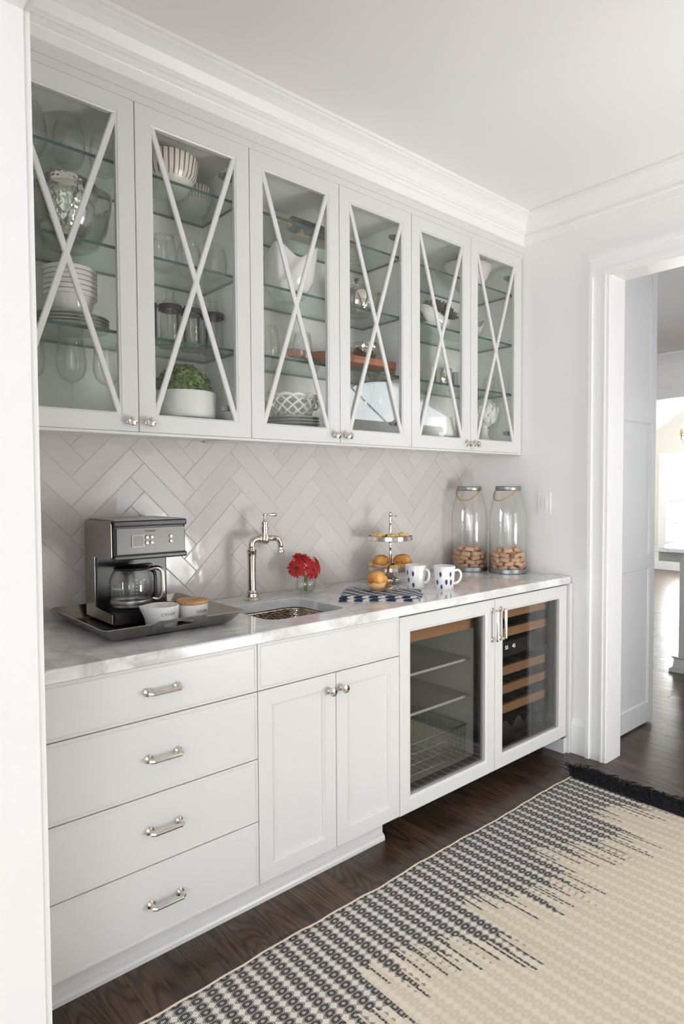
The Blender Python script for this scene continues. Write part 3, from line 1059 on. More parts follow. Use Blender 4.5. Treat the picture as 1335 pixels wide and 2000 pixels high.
bm = nb()
sweep(bm, [(0, 0), (.016, 0), (.016, .012), (.013, .019), (.006, .024), (.002, .026), (.002, .0895), (0, .0895)], [(XL + .001, -.566, 0, -1), (-1.318, -.566, 0, -1)])
box(bm, XL + .001, -1.318, -.566, -.548, 0, .0895)
box(bm, -1.334, -1.318, -.566, -.12, 0, .0895)
struct('baseboard_cabinet', bm, MAT['cabinet'], 'white toe board with rounded shoe under the drawers and sink cabinet', 'baseboard')

# ---- beverage fridge and wine fridge
def fridge(name, lab, xa, xb, liner, group):
    t = thing(name, lab, 'fridge', group=group)
    bm = nb()
    for a in ((xa + .004, xa + .034, -.545, -.03, .10, .862), (xb - .034, xb - .004, -.545, -.03, .10, .862), (xa + .034, xb - .034, -.06, -.03, .10, .862),
              (xa + .034, xb - .034, -.545, -.06, .10, .13), (xa + .034, xb - .034, -.545, -.06, .835, .862)):
        box(bm, *a)
    obj('cabinet_shell', bm, liner, t)
    obj('toe_grille', bx(xa + .004, xb - .026, -.50, -.10, .0, .099), MAT['black_matte'], t)
    bm = nb()
    for i in range(5): box(bm, xa + .05, xb - .06, -.5035, -.5005, .018 + i * .014, .024 + i * .014)
    o = obj('grille_slat', bm, MAT['black'], t); o['kind'] = 'stuff'
    x0, x1, z0, z1 = xa + .0015, xb - .0015, .0885, .8705
    st = .0635
    d = obj('door', frame_front(x0, x1, z0, z1, BF, st, .030, .012), MAT['cabinet'], t)
    bm = nb()
    rings_panel(bm, x0 + .01, x1 - .01, z0 + .012, z1 - .012, [(0, -.5875), (0, -.553), (st - .004, -.553), (st - .004, -.5875)], loop=True)
    obj('gasket', bm, MAT['gasket'], d)
    obj('glass_pane', bx(x0 + st - .003, x1 - st + .003, -.600, -.594, z0 + st - .003, z1 - st + .003), MAT['fridge_pane'], d)
    return t, d


fl, fd = fridge('beverage_fridge', 'left undercounter fridge with clear glass shelves and wire basket', XS, XM, MAT['fridge_grey'], 'undercounter fridges with glass doors')
bar_pull(fd, (-.676, .690), (-.676, .822), BF, True)
xa, xb = XS + .036, XM - .036
for z in (.585, .415):
    s = obj('glass_shelf', bx(xa, xb, -.50, -.062, z, z + .006), MAT['fridge_shelf'], fl)
    obj('shelf_trim', bx(xa, xb, -.507, -.500, z - .003, z + .008, .001), MAT['white_ink'], s)  # pale trim colour stands in for the highlight along the shelf edge
obj('wood_shelf_front', bx(xa, xb, -.535, -.517, .735, .780, .002), MAT['rack_wood'], fl)
bm = nb()
for i in range(11):
    xx = xa + .02 + (xb - xa - .04) * i / 10
    box(bm, xx - .006, xx + .006, -.517, -.062, .765, .772)
o = obj('rack_bar', bm, MAT['steel'], fl); o['kind'] = 'stuff'
bk = obj('basket_rim', tb([(xa + .01, -.50, .285), (xb - .02, -.50, .285), (xb - .02, -.08, .285), (xa + .01, -.08, .285)], .005, 6, True), MAT['wire'], fl)
bm = nb()
for i in range(30):
    xx = xa + .015 + (xb - xa - .04) * i / 29
    tube(bm, [(xx, -.50, .285), (xx, -.495, .150), (xx, -.085, .150), (xx, -.08, .285)], .0014, 4)
for j in range(18):
    yy = -.495 + .41 * j / 17
    tube(bm, [(xa + .01, yy, .285), (xa + .015, yy, .150), (xb - .025, yy, .150), (xb - .02, yy, .285)], .0014, 4)
for j in range(3):
    zz = .152 + .045 * j
    tube(bm, [(xa + .012, -.499, zz), (xb - .022, -.499, zz), (xb - .022, -.082, zz), (xa + .012, -.082, zz)], .0014, 4, True)
o = obj('basket_wire', bm, MAT['wire'], fl); o['kind'] = 'stuff'

wl, wd = fridge('wine_fridge', 'right undercounter wine fridge with wood-fronted racks and digital display', XM, XR, MAT['fridge_dark'], 'undercounter fridges with glass doors')
bar_pull(wd, (-.616, .690), (-.616, .822), BF, True)
xa, xb = XM + .036, XR - .036
for z in (.765, .675, .490, .400, .305):
    s = obj('wine_rack', bx(xa, xb, -.535, -.517, z - .021, z + .021, .002), MAT['rack_wood'], wl)
    bm = nb()
    for i in range(9):
        xx = xa + .025 + (xb - xa - .05) * i / 8
        box(bm, xx - .013, xx + .013, -.517, -.07, z + .004, z + .012)
    o = obj('rack_bar', bm, MAT['steel'], s); o['kind'] = 'stuff'
obj('hinge_bracket', bx(XR - .034, XR + .002, -.612, -.55, .078, .0875, .001), MAT['black'], wl)
dp = obj('display_panel', bx(xa + .002, xb - .002, -.530, -.40, .555, .628, .004), MAT['black'], wl)
text_mesh('55', .026, MAT['led'], 'display_digits', dp, face_neg_y((-.438, -.5312, .598)))
text_mesh('45', .026, MAT['led'], 'display_digits', dp, face_neg_y((-.378, -.5312, .598)))
bm = nb()
n = 40
lo = [(xa + (xb - xa) * i / n, .205 + .020 * math.cos(i / n * 2 * PI * 5)) for i in range(n + 1)]
f0 = [bm.verts.new((px, -.50, pz)) for px, pz in lo]; f1 = [bm.verts.new((px, -.50, .132)) for px, pz in lo]
b0 = [bm.verts.new((px, -.09, pz)) for px, pz in lo]
for i in range(n):
    bm.faces.new((f1[i], f1[i + 1], f0[i + 1], f0[i]))
    bm.faces.new((f0[i], f0[i + 1], b0[i + 1], b0[i]))
obj('bottle_cradle', bm, MAT['steel'], wl)

t = thing('end_panel', 'narrow white end panel between wine fridge and right wall', 'panel')
bm = nb()
box(bm, XR + .0035, -.0005, -.632, -.01, 0.0, .8790)
obj('panel_board', bm, MAT['cabinet'], t)
obj('foot_block', bx(XR - .022, XR + .0035, -.617, -.15, 0, .078), MAT['cabinet'], t)

# ---- countertop with the sink cut-out
SX0, SX1, SY0, SY1 = -1.795, -1.440, -.510, -.185
bm = nb()
rr = .04
def outer(ins):
    x0, x1, y0, y1 = XL + .0005, -.0005, -.6335 + ins, -.0005
    pts = [(x0, y0)]
    for i in range(9):
        a = -PI / 2 + PI / 2 * i / 8
        pts.append((x1 - rr + (rr - ins) * math.cos(a), y0 - ins + rr + (rr - ins) * math.sin(a)))
    pts += [(x1, y1), (x0, y1)]
    return pts
hole = rrect(SX0, SX1, SY0, SY1, .055, 8)
levels = [(.8800, .002), (.8815, .0), (.911, .0), (.9145, .0012), (.9162, .004)]
OL = [[bm.verts.new((x_, y_, z)) for x_, y_ in outer(i_)] for z, i_ in levels]
HL = [[bm.verts.new((x_, y_, z)) for x_, y_ in hole] for z in (.8800, .9145)]
HT = [bm.verts.new((x_, y_, .9162)) for x_, y_ in rrect(SX0 - .002, SX1 + .002, SY0 - .002, SY1 + .002, .057, 8)]
for a, b in list(zip(OL, OL[1:])) + [(HL[0], HL[1]), (HL[1], HT)]:
    nn = len(a)
    for i in range(nn): bm.faces.new((a[i], a[(i + 1) % nn], b[(i + 1) % nn], b[i]))
bm.edges.ensure_lookup_table()
def fill(l0, l1):
    es = []
    for L in (l0, l1):
        for i in range(len(L)):
            e = bm.edges.get((L[i], L[(i + 1) % len(L)]))
            es.append(e)
    bmesh.ops.triangle_fill(bm, use_beauty=True, use_dissolve=False, edges=es)
fill(OL[-1], HT)
fill(OL[0], HL[0])
bmesh.ops.recalc_face_normals(bm, faces=bm.faces)
tag(obj('countertop', bm, MAT['marble']), 'white marble countertop with grey veins and undermount sink cut-out', 'countertop')

bm = nb()
def rl(ins, z, r): return [(px, py, z) for px, py in rrect(SX0 - .004 + ins, SX1 + .004 - ins, SY0 - .004 + ins, SY1 + .004 - ins, r, 8)]
loft(bm, [rl(-.02, .8790, .075), rl(0, .8790, .058), rl(.001, .870, .057), rl(.006, .79, .055), rl(.014, .765, .05), rl(.035, .750, .04), rl(.12, .746, .02)], cap0=False)
bmesh.ops.reverse_faces(bm, faces=bm.faces)
t = obj('sink_basin', bm, MAT['hammered_sink'], None, True)
tag(t, 'hammered nickel undermount sink basin let into the marble', 'sink')
obj('drain', lt([(0, .7465), (.030, .7465), (.032, .749), (.026, .7505), (0, .7495)], 24, ((SX0 + SX1) / 2, (SY0 + SY1) / 2, 0)), MAT['nickel'], t, 40)

# ================================================================== on the countertop
CT = 0.9164

# ---- tray
TX0, TX1, TY0, TY1 = -2.365, -1.885, -.500, -.006
t = thing('serving_tray', 'rectangular silver tray with flared rim holding the coffee maker', 'tray')
bm = nb()
z0, z1, th = CT + .0005, CT + .046, .003
tcx, thw = -2.125, .092
def tr_mix(f, z, off=0.0):
    a = rrect(TX0 + .050, TX1 - .050, TY0 + .058, TY1 - .022, .012, 5)
    b = rrect(TX0, TX1, TY0, TY1, .020, 5)
    L = [(ax + (bx_ - ax) * f, ay + (by - ay) * f, z) for (ax, ay), (bx_, by) in zip(a, b)]
    back = [(tcx + thw, L[5][1], z), (tcx - thw, L[5][1], z)]
    front_ = [(tcx - thw, L[17][1], z), (tcx + thw, L[17][1], z)]
    return L[:6] + back + L[6:18] + front_ + L[18:]
lv = [tr_mix(0, z0), tr_mix(.3, z0 + .008), tr_mix(.93, z1 - .002), tr_mix(1, z1), tr_mix(.97, z1 + .0015), tr_mix(.28, z0 + .012), tr_mix(0, z0 + .004)]
R_ = [[bm.verts.new(p) for p in L] for L in lv]
nn = len(R_[0])
skip = (6, 20)      # the stretches of rim taken by the two grips
for a, b in zip(R_, R_[1:]):
    for i in range(nn):
        if i in skip: continue
        bm.faces.new((a[i], a[(i + 1) % nn], b[(i + 1) % nn], b[i]))
bm.faces.new(list(reversed(R_[0]))); bm.faces.new(R_[-1])
bmesh.ops.recalc_face_normals(bm, faces=bm.faces)
obj('tray_body', bm, MAT['brushed_nickel'], t, 30)
for front in (True, False):
    n = 40
    def pt(u, f):       # u along x, f up the slope (1 at the rim)
        k = f if front else min(f, 1.0)
        yy = TY0 + .058 * (1 - k) if front else TY1 - .022 * (1 - k)
        zz = z0 + .002 + f / .29 * .008 if f < .29 else z0 + .010 + (z1 - z0 - .010) * (f - .29) / .71
        return Vector((tcx + u, yy, zz))
    key = [(thw, .62), (thw, 1.0), (.076, 1.19), (0, 1.21), (-.076, 1.19), (-thw, 1.0), (-thw, .62), (-thw, 0), (0, 0), (thw, 0)]
    outer_ = []
    for p, q in zip(key, key[1:] + key[:1]):
        for k in range(4): outer_.append((p[0] + (q[0] - p[0]) * k / 4, p[1] + (q[1] - p[1]) * k / 4))
    hole_ = []
    for u, f in outer_:
        a = math.atan2((f - .62) / .62, u / thw)
        c_, s_ = math.cos(a), math.sin(a)
        hole_.append((.052 * math.copysign(abs(c_) ** .8, c_), .78 + .20 * math.copysign(abs(s_) ** .7, s_)))
    bm = nb()
    dy = Vector((0, -.0016 if front else .0016, 0))
    L = [[bm.verts.new(pt(u, v) + d) for u, v in l] for d in (dy, -dy) for l in (outer_, hole_)]
    for i in range(n):
        k = (i + 1) % n
        bm.faces.new((L[0][i], L[0][k], L[1][k], L[1][i]))
        bm.faces.new((L[2][i], L[2][k], L[3][k], L[3][i]))
        bm.faces.new((L[0][i], L[0][k], L[2][k], L[2][i]))
        bm.faces.new((L[1][i], L[1][k], L[3][k], L[3][i]))
    bmesh.ops.recalc_face_normals(bm, faces=bm.faces)
    obj('handle', bm, MAT['brushed_nickel'], t, 30)

# ---- coffee maker
TF = CT + .0058
t = thing('coffee_maker', 'black and stainless drip coffee maker standing on the silver tray', 'coffee maker')
mx0, mx1, my0, my1, mz0, mz1 = -2.252, -1.992, -.280, -.036, TF, 1.268
bm = nb()
box(bm, mx0 + .002, mx1, -.128, my1, mz0 + .02, 1.16, .004)                       # rear tower
box(bm, mx0 + .002, mx1, my0, my1, 1.146, mz1, .010)                              # head
box(bm, mx0 + .004, mx1 - .004, my0 + .004, my1, mz0 + .003, mz0 + .042, .006)    # base
for fx, fy in ((mx0 + .03, my0 + .03), (mx1 - .03, my0 + .03), (mx0 + .03, my1 - .03), (mx1 - .03, my1 - .03)):
    lathe(bm, [(.012, mz0), (.012, mz0 + .006)], 10, (fx, fy, 0))
obj('body', bm, MAT['black'], t)
for sx, nm in ((mx0 - .0015, 'left'), (mx1 - .0008, 'right')):
    bm = nb()
    def cshape(x): return [(x, y_, z_) for y_, z_ in ((my0 + .006, mz0 + .010), (my1 - .002, mz0 + .010), (my1 - .002, mz1 - .006), (my1 - .010, mz1 - .001), (my0 + .012, mz1 - .001), (my0 + .004, mz1 - .010), (my0 + .004, 1.150), (my0 + .012, 1.143), (-.124, 1.141), (-.124, mz0 + .048), (my0 + .006, mz0 + .040))]
    loft(bm, [cshape(sx), cshape(sx + .0023)])
    if nm == 'left': obj('side_panel', bm, MAT['steel'], t)
    else:
        bm.free()
cp = obj('control_panel', bx(mx0 + .014, mx1 - .006, my0 - .003, my0 + .002, 1.158, 1.243, .0008), MAT['panel_steel'], t)
obj('lid', bx(mx0 + .010, mx1 - .004, my0 + .006, my1 - .01, mz1 - .002, mz1 + .004, .002), MAT['steel'], t)
obj('lid_lip', bx(mx0 + .004, mx1 + .002, my0 - .006, my0 + .012, 1.248, mz1 + .001, .005), MAT['black'], t)
obj('lower_lip', bx(mx0 + .004, mx1 + .002, my0 - .005, my0 + .012, 1.138, 1.156, .005), MAT['black'], t)
bm = nb()
rings_panel(bm, -2.188, -2.146, 1.180, 1.220, [(0, my0 - .003), (0, my0 - .0062), (.003, my0 - .0062), (.0035, my0 - .003)], loop=True)
obj('display_bezel', bm, MAT['white_ink'], cp)
obj('display', bx(-2.1845, -2.1495, my0 - .0044, my0 - .0032, 1.1835, 1.2165), MAT['lcd'], cp)
for bx_, bz_ in ((-2.136, 1.211), (-2.119, 1.211), (-2.136, 1.193), (-2.119, 1.193), (-2.050, 1.211), (-2.050, 1.194)):
    b = lt([(0, 0), (.0062, 0), (.0060, .003), (.004, .005), (0, .0052)], 14, axis='y')
    for v in b.verts: v.co.y = -abs(v.co.y)
    bmesh.ops.recalc_face_normals(b, faces=b.faces)
    obj('button', b, MAT['nickel'], cp, 40, (bx_, my0 - .003, bz_))
text_mesh('Cuisinart', .0105, MAT['dark_ink'], 'lettering', cp, face_neg_y((-2.122, my0 - .0034, 1.2325)))
obj('warming_plate', lt([(0, mz0 + .0415), (.072, mz0 + .0415), (.074, mz0 + .044), (.066, mz0 + .046), (0, mz0 + .046)], 32, (-2.158, -.203, 0)), MAT['black_matte'], t, 40)
# carafe
ccx, ccy, cz = -2.158, -.203, mz0 + .0465
t = thing('glass_carafe', 'glass coffee carafe with silver handle inside the coffee maker', 'carafe', (ccx, ccy, cz))
obj('glass_body', lt([(0, 0), (.060, 0), (.066, .004), (.069, .016), (.0685, .030), (.070, .040), (.072, .062), (.072, .086), (.069, .105), (.060, .124), (.052, .131), (.050, .131), (.058, .123), (.067, .104), (.070, .085), (.070, .062), (.068, .040), (.0665, .028), (.066, .008), (0, .004)], 40), MAT['glassware'], t, 60)
obj('metal_band', lt([(.0695, .016), (.0702, .018), (.0702, .028), (.0695, .030)], 40, cap=False), MAT['steel'], t, 30)
bm = lt([(.0505, .128), (.056, .130), (.057, .136), (.045, .143), (.012, .146), (0, .146)], 32)
box(bm, .030, .072, -.012, .012, .134, .146, .003)
obj('carafe_lid', bm, MAT['black'], t, 40)
hd = Vector((.80, -.60, 0))
def hp(r, z): return tuple(hd * r + Vector((0, 0, z)))
obj('carafe_handle', stb([hp(.060, .128), hp(.082, .134), hp(.100, .128), hp(.106, .112), hp(.107, .060), hp(.103, .035), hp(.090, .026), hp(.072, .030)], [.008, .008, .008, .0078, .0078, .0075, .007, .007], 10), MAT['nickel'], t, True)
obj('handle_grip', tb([hp(.070, .125), hp(.078, .118), hp(.081, .100), hp(.080, .050), hp(.074, .034)], .006, 8), MAT['black'], t, True)
def carafe_text(s, size, ang, z, m):
    mt = Matrix.Translation((0, 0, z)) @ Matrix.Rotation(ang, 4, 'Z') @ Matrix.Translation((0, -.0726, 0)) @ Matrix.Rotation(PI / 2, 4, 'X')
    text_mesh(s, size, m, 'lettering', t, mt, bend=.0726)
carafe_text('Cuisinart', .013, math.radians(-62), .072, MAT['white_ink'])
bm = nb()
for i in range(6):
    a = math.radians(-10 + 0)
    zz = .045 + i * .011
    mtx = Matrix.Rotation(a, 4, 'Z')
    fs0 = len(bm.verts)
    box(bm, -.004 if i % 2 else -.002, .004, -.0728, -.0722, zz, zz + .0012)
    bm.verts.ensure_lookup_table()
    for v in bm.verts[fs0:]: v.co = mtx @ v.co
o = obj('measure_mark', bm, MAT['white_ink'], t); o['kind'] = 'stuff'

# ---- creamer and sugar bowl
def pour(r, a, h):
    k = max(0.0, math.cos(a - PI * .97)) ** 10 * max(0.0, (h - .030) / .040) * .017 * (1 if r > .02 else 0)
    return r + k, h + k * .1
t = thing('creamer', 'small white ceramic creamer with a pouring lip on the tray', 'creamer', (-2.125, -.362, TF))
obj('bowl', lt([(0, 0), (.044, 0), (.049, .004), (.054, .030), (.0565, .068), (.0555, .0705), (.0535, .070), (.051, .032), (.045, .008), (0, .006)], 48, fn=pour), MAT['matte_ceramic'], t, 50)
text_mesh('CREAM', .0125, MAT['grey_ink'], 'lettering', t, Matrix.Translation((0, 0, .047)) @ Matrix.Rotation(math.radians(-2), 4, 'Z') @ Matrix.Translation((0, -.0556, 0)) @ Matrix.Rotation(PI / 2, 4, 'X'), bend=.0556, spacing=1.25)
t = thing('sugar_bowl', 'white ceramic sugar bowl with wooden lid on the tray', 'sugar bowl', (-2.003, -.341, TF))
obj('bowl', lt([(0, 0), (.040, 0), (.046, .005), (.051, .025), (.053, .058), (.052, .060), (.049, .058), (.045, .010), (0, .008)], 48), MAT['matte_ceramic'], t, 50)
obj('lid', lt([(0, .0602), (.0545, .0602), (.056, .063), (.056, .069), (.054, .0715), (.030, .0712), (.026, .0695), (0, .0690)], 48), MAT['lid_wood'], t, 40)
text_mesh('SUGAR', .0125, MAT['grey_ink'], 'lettering', t, Matrix.Translation((0, 0, .037)) @ Matrix.Rotation(math.radians(12), 4, 'Z') @ Matrix.Translation((0, -.0526, 0)) @ Matrix.Rotation(PI / 2, 4, 'X'), bend=.0526, spacing=1.2)

# ---- faucet
t = thing('faucet', 'polished nickel bridge-style bar faucet with lever beside sink', 'faucet', (-1.611, -.110, CT))
obj('column', lt([(0, 0), (.0325, 0), (.0335, .003), (.031, .008), (.026, .011), (.027, .016), (.024, .022), (.0225, .030), (.0235, .033), (.0225, .036), (.0185, .040), (.0180, .050), (.0165, .095), (.0165, .130), (.0185, .180), (.0195, .198), (.021, .200), (.021, .206), (.0145, .209), (.0135, .214), (0, .214)], 32), MAT['nickel'], t, 40)
pts = [(0, 0, .205), (0, 0, .222)] + arc((.026, 0, .222), .026, PI, PI / 2, 8) + [(.040, 0, .248)]
obj('elbow', tb(pts, .0135, 18), MAT['nickel'], t, True)
obj('collar_nut', lt([(0, .030), (.016, .030), (.0185, .033), (.0185, .043), (.016, .046), (0, .046)], 12, (0, 0, .248), axis='x'), MAT['nickel'], t, 40)
vx = .066
obj('valve_body', lt([(0, .224), (.008, .225), (.016, .230), (.0195, .240), (.0195, .252), (.0155, .262), (.0150, .286), (.018, .288), (.018, .294), (.0135, .296), (.0135, .308), (.016, .310), (.016, .317), (.010, .319), (.007, .324), (.0055, .340), (.009, .343), (.0095, .349), (.005, .353), (0, .354)], 24, (vx, 0, 0)), MAT['nickel'], t, 40)
pts = [(.078, 0, .248), (.112, 0, .248)] + arc((.112, 0, .216), .032, PI / 2, 0, 8) + [(.145, 0, .204)]
obj('spout', tb(pts, [.0125] * 2 + [.0122] * 8 + [.0115] * 2, 18), MAT['nickel'], t, True)
obj('outlet_ring', lt([(0, .183), (.013, .183), (.0165, .187), (.0165, .194), (.012, .198), (.0118, .206), (0, .206)], 20, (.145, 0, 0)), MAT['nickel'], t, 40)
obj('lever', lt([(0, .006), (.0045, .008), (.0045, .020), (.0055, .030), (.0085, .046), (.0085, .054), (.005, .060), (0, .062)], 16, (vx, 0, .346), axis='x'), MAT['nickel'], t, True)

# ---- vase with gerberas
VX, VY = -1.338, -.118
t = thing('bud_vase', 'small round glass vase of water beside the sink', 'vase', (VX, VY, CT))
obj('glass_body', lt([(0, 0), (.022, 0), (.034, .006), (.042, .022), (.0445, .038), (.041, .054), (.032, .064), (.026, .068), (.025, .069), (.024, .068), (.031, .062), (.039, .053), (.042, .038), (.040, .023), (.032, .009), (0, .005)], 36), MAT['glassware'], t, 60)
obj('water', lt([(0, .006), (.031, .0105), (.0385, .024), (.0405, .038), (.0385, .050), (0, .050)], 32), MAT['water'], t, 60)
flowers = [((.006, -.038, .104), (.20, -.92, .18), .047, 'petal', 'red gerbera facing the room, lowest in the front of the vase'),
           ((-.020, .004, .152), (-.1, -.42, .85), .044, 'petal', 'red gerbera held highest in the vase, facing up'),
           ((-.060, -.012, .112), (-.65, -.60, .35), .042, 'petal', 'red gerbera leaning left out of the vase towards the faucet'),
           ((.060, -.004, .116), (.70, -.55, .30), .044, 'petal2', 'orange-red gerbera leaning right out of the vase')]
rf = random.Random(5)
for (p, nrm, R_, mk, lab) in flowers:
    nv = Vector(nrm).normalized()
    base = Vector((VX, VY, CT))
    f = thing('gerbera', lab, 'flower', tuple(base + Vector(p)), group='gerberas in the vase')
    q = nv.to_track_quat('Z', 'Y').to_matrix().to_4x4()
    for ring, (rr_, lift, cnt) in enumerate(((R_, -.002, 30), (R_ * .80, .003, 26), (R_ * .5, .006, 20))):
        bm = nb()
        for i in range(cnt):
            a = 2 * PI * (i + .5 * ring) / cnt + rf.uniform(-.06, .06)
            ln = rr_ * rf.uniform(.88, 1.06)
            wd_ = .0032 * (rr_ / .036) + .0007
            ca, sa = math.cos(a), math.sin(a)
            dz = rf.uniform(-.004, .003)
            prof = [(.006, .5, 0), (ln * .5, 1, .004), (ln * .85, .9, .003 + dz), (ln, .25, -.001 + dz)]
            rows = [[bm.verts.new((ca * r_ - sa * wd_ * k * s_, sa * r_ + ca * wd_ * k * s_, lift + h_ - (.0012 if s_ == 0 else 0))) for s_ in (-1, 0, 1)] for r_, k, h_ in prof]
            for u_, v_ in zip(rows, rows[1:]):
                for j_ in (0, 1): bm.faces.new((u_[j_], u_[j_ + 1], v_[j_ + 1], v_[j_]))
        bm.transform(q)
        obj('petal_ring', bm, MAT[mk], f, True)
    bm = lt([(0, .004), (.0085, .004), (.0085, .0075), (.006, .010), (0, .0085)], 16); bm.transform(q)
    obj('flower_heart', bm, MAT['dark_ink'] if mk == 'petal' else MAT['petal2'], f, True)
    end = Vector((rf.uniform(-.012, .012), rf.uniform(-.010, .010), .008)) - Vector(p)
    neck = Vector((p[0] * .12, p[1] * .12, .070)) - Vector(p)
    obj('stem', tb([tuple(-nv * .004), tuple(-nv * .02 + neck * .15), tuple(neck), tuple((neck + end) / 2), tuple(end)], .0026, 8), MAT['stem'], f, True)

# ---- tiered cake stand
KX, KY = -.847, -.150
t = thing('cake_stand', 'polished two-tier silver cake stand with ring handle', 'cake stand', (KX, KY, CT))
obj('foot', lt([(0, 0), (.045, 0), (.0465, .003), (.0465, .019), (.044, .022), (.032, .026), (.026, .032), (.022, .045), (.020, .057), (.026, .060), (0, .060)], 40), MAT['nickel'], t, 40)
for nm, z_, r_ in (('lower_tier', .060, .114), ('upper_tier', .204, .108)):
    obj(nm, lt([(0, z_), (r_ - .002, z_), (r_, z_ + .002), (r_, z_ + .020), (r_ - .0015, z_ + .021), (r_ - .003, z_ + .020), (r_ - .003, z_ + .004), (0, z_ + .004)], 48), MAT['nickel'], t, 40)
obj('centre_post', lt([(.009, .062), (.009, .075), (.006, .082), (.0075, .110), (.0055, .150), (.0055, .166), (.009, .170), (.0055, .175), (.007, .185), (.006, .204)], 20), MAT['nickel'], t, True)
obj('upper_post', lt([(.009, .207), (.009, .216), (.0055, .222), (.0072, .245), (.0052, .285), (.0075, .290), (.0055, .296), (.0060, .318), (.009, .326), (.009, .334), (.006, .339), (0, .340)], 20), MAT['nickel'], t, True)
ringpts = [(.022 + .020 * math.cos(a_ * PI / 12), .0 + .012 * math.sin(a_ * PI / 12), .327 - .010 * (1 + math.cos(a_ * PI / 12)) * .5) for a_ in range(24)]
obj('ring_handle', tb(ringpts, .0026, 8, True), MAT['nickel'], t, True)


def muffin(label, loc, r, h, top, rz=0.0, group='muffins on the cake stand', seed=1, small=False):
    g = thing('muffin', label, 'muffin', loc, rz, group)
    rm = random.Random(seed)
    ph = [rm.uniform(0, 6.3) for _ in range(4)]
    def lump(rr_, a, hh):
        k = 1 + .05 * math.sin(3 * a + ph[0]) + .04 * math.sin(5 * a + ph[1] + hh * 90)
        return rr_ * k, hh + (.05 * r * math.sin(2 * a + ph[2]) + .04 * r * math.sin(4 * a + ph[3])) * (rr_ / r)
    def pleat(rr_, a, hh): return rr_ * (1 + .025 * math.sin(24 * a)), hh
    b = h * (.42 if not small else .35)
    obj('liner', lt([(0, 0), (r * .72, 0), (r * .95, b), (r * .93, b), (r * .70, .001), (0, .001)], 48, fn=pleat), MAT['paper'], g, True)
    obj('cake_top', lt([(0, b * .5), (r * .80, b * .6), (r * .97, b * 1.02), (r * 1.04, b + (h - b) * .22), (r * .98, b + (h - b) * .5), (r * .72, b + (h - b) * .82), (r * .38, h * .98), (0, h)], 32, fn=lump), MAT[top], g, True)
    return g


zt, zl = CT + .204 + .0045, CT + .060 + .0045
for i, (dx, dy, r_, h_) in enumerate(((-.055, .021, .034, .036), (-.027, -.043, .029, .032), (.030, -.052, .030, .034))):
    muffin(('small crumb-topped muffin at the left on the upper tier', 'small crumb-topped muffin at the front on the upper tier', 'small crumb-topped muffin at the right on the upper tier')[i], (KX + dx, KY + dy, zt), r_, h_, 'crumb', .7 * i, seed=i + 1, small=True)
muffin('large golden muffin at the left on the lower tier', (KX - .057, KY + .002, zl), .041, .072, 'muffin', .3, seed=11)
muffin('large golden muffin with cracked top at the right on the lower tier', (KX + .029, KY - .052, zl), .044, .074, 'muffin', 1.3, seed=12)
for i, (dx, dy, lab) in enumerate(((-.052, .067, 'small crumb muffin peeking out at left edge of lower tier'), (-.047, -.074, 'small crumb muffin between the two large muffins, lower tier front'), (.030, .060, 'small crumb muffin behind the post on the lower tier'))):
    muffin(lab, (KX + dx, KY + dy, zl), .025, .030, 'crumb', i, seed=20 + i, small=True)

# ---- mugs
def mug(label, loc, rz, drops):
    g = thing('mug', label, 'mug', loc, rz, 'white mugs with blue drops')
    obj('cup', lt([(0, 0), (.040, 0), (.0415, .003), (.0445, .035), (.0500, .102), (.0490, .1035), (.0475, .102), (.0420, .035), (.0385, .008), (0, .006)], 40), MAT['ceramic'], g, 50)
    obj('handle', stb([(.046, 0, .082), (.062, 0, .085), (.072, 0, .075), (.074, 0, .058), (.068, 0, .040), (.056, 0, .028), (.042, 0, .024)], [.006, .0058, .0055, .0055, .0055, .0058, .006], 10), MAT['ceramic'], g, True)
    for a, z, s_ in drops:
        bm = nb()
        m_ = []
        for k in range(18):
            th_ = 2 * PI * k / 18
            u = .0062 * s_ * math.sin(th_) * (1 - .55 * (-math.cos(th_) * .5 + .5) * 0 - .45 * (1 if math.cos(th_) < 0 else 0) * (-math.cos(th_)))
            v = .0125 * s_ * math.cos(th_)
            R0 = .0415 + (.0500 - .0415) * max(0, (z + v)) / .102 + .0007
            aa = a + u / R0
            m_.append(bm.verts.new((R0 * math.cos(aa), R0 * math.sin(aa), max(.0035, z + v))))
        bm.faces.new(m_)
        bmesh.ops.solidify(bm, geom=bm.faces[:], thickness=.0003)
        obj('painted_drop', bm, MAT['navy'], g)
    return g


# angles are measured from the handle
D = math.radians
def cam_ang(x_, y_): return math.atan2(-2.3224 - y_, -3.0466 - x_)
m2 = (-.808, -.452); m1 = (-.870, -.338)
hz2 = D(-52)   # handle of the right mug points to the right and a little forward
rel = cam_ang(*m2) - hz2
mug('white mug with blue drops standing nearer the counter edge, handle to the right', (m2[0], m2[1], CT), hz2,
    [(rel - .35, .068, 1), (rel + .62, .068, 1), (rel - .75, .032, 1), (rel + .22, .034, 1.05), (rel + .72, .032, 1.1), (rel - .28, .012, .9), (rel + 1.5, .06, 1), (rel - 1.5, .06, 1), (rel + 2.2, .035, 1)])
hz1 = cam_ang(*m1) + D(52)
rel = cam_ang(*m1) - hz1
mug('white mug with blue drops beside the cake stand, handle towards the room', (m1[0], m1[1], CT), hz1,
    [(rel - .30, .066, 1), (rel - .95, .070, 1), (rel - .85, .036, 1), (rel - .28, .014, 1), (rel + 1.25, .042, 1), (rel + 2.2, .06, 1), (rel - 1.8, .05, 1)])

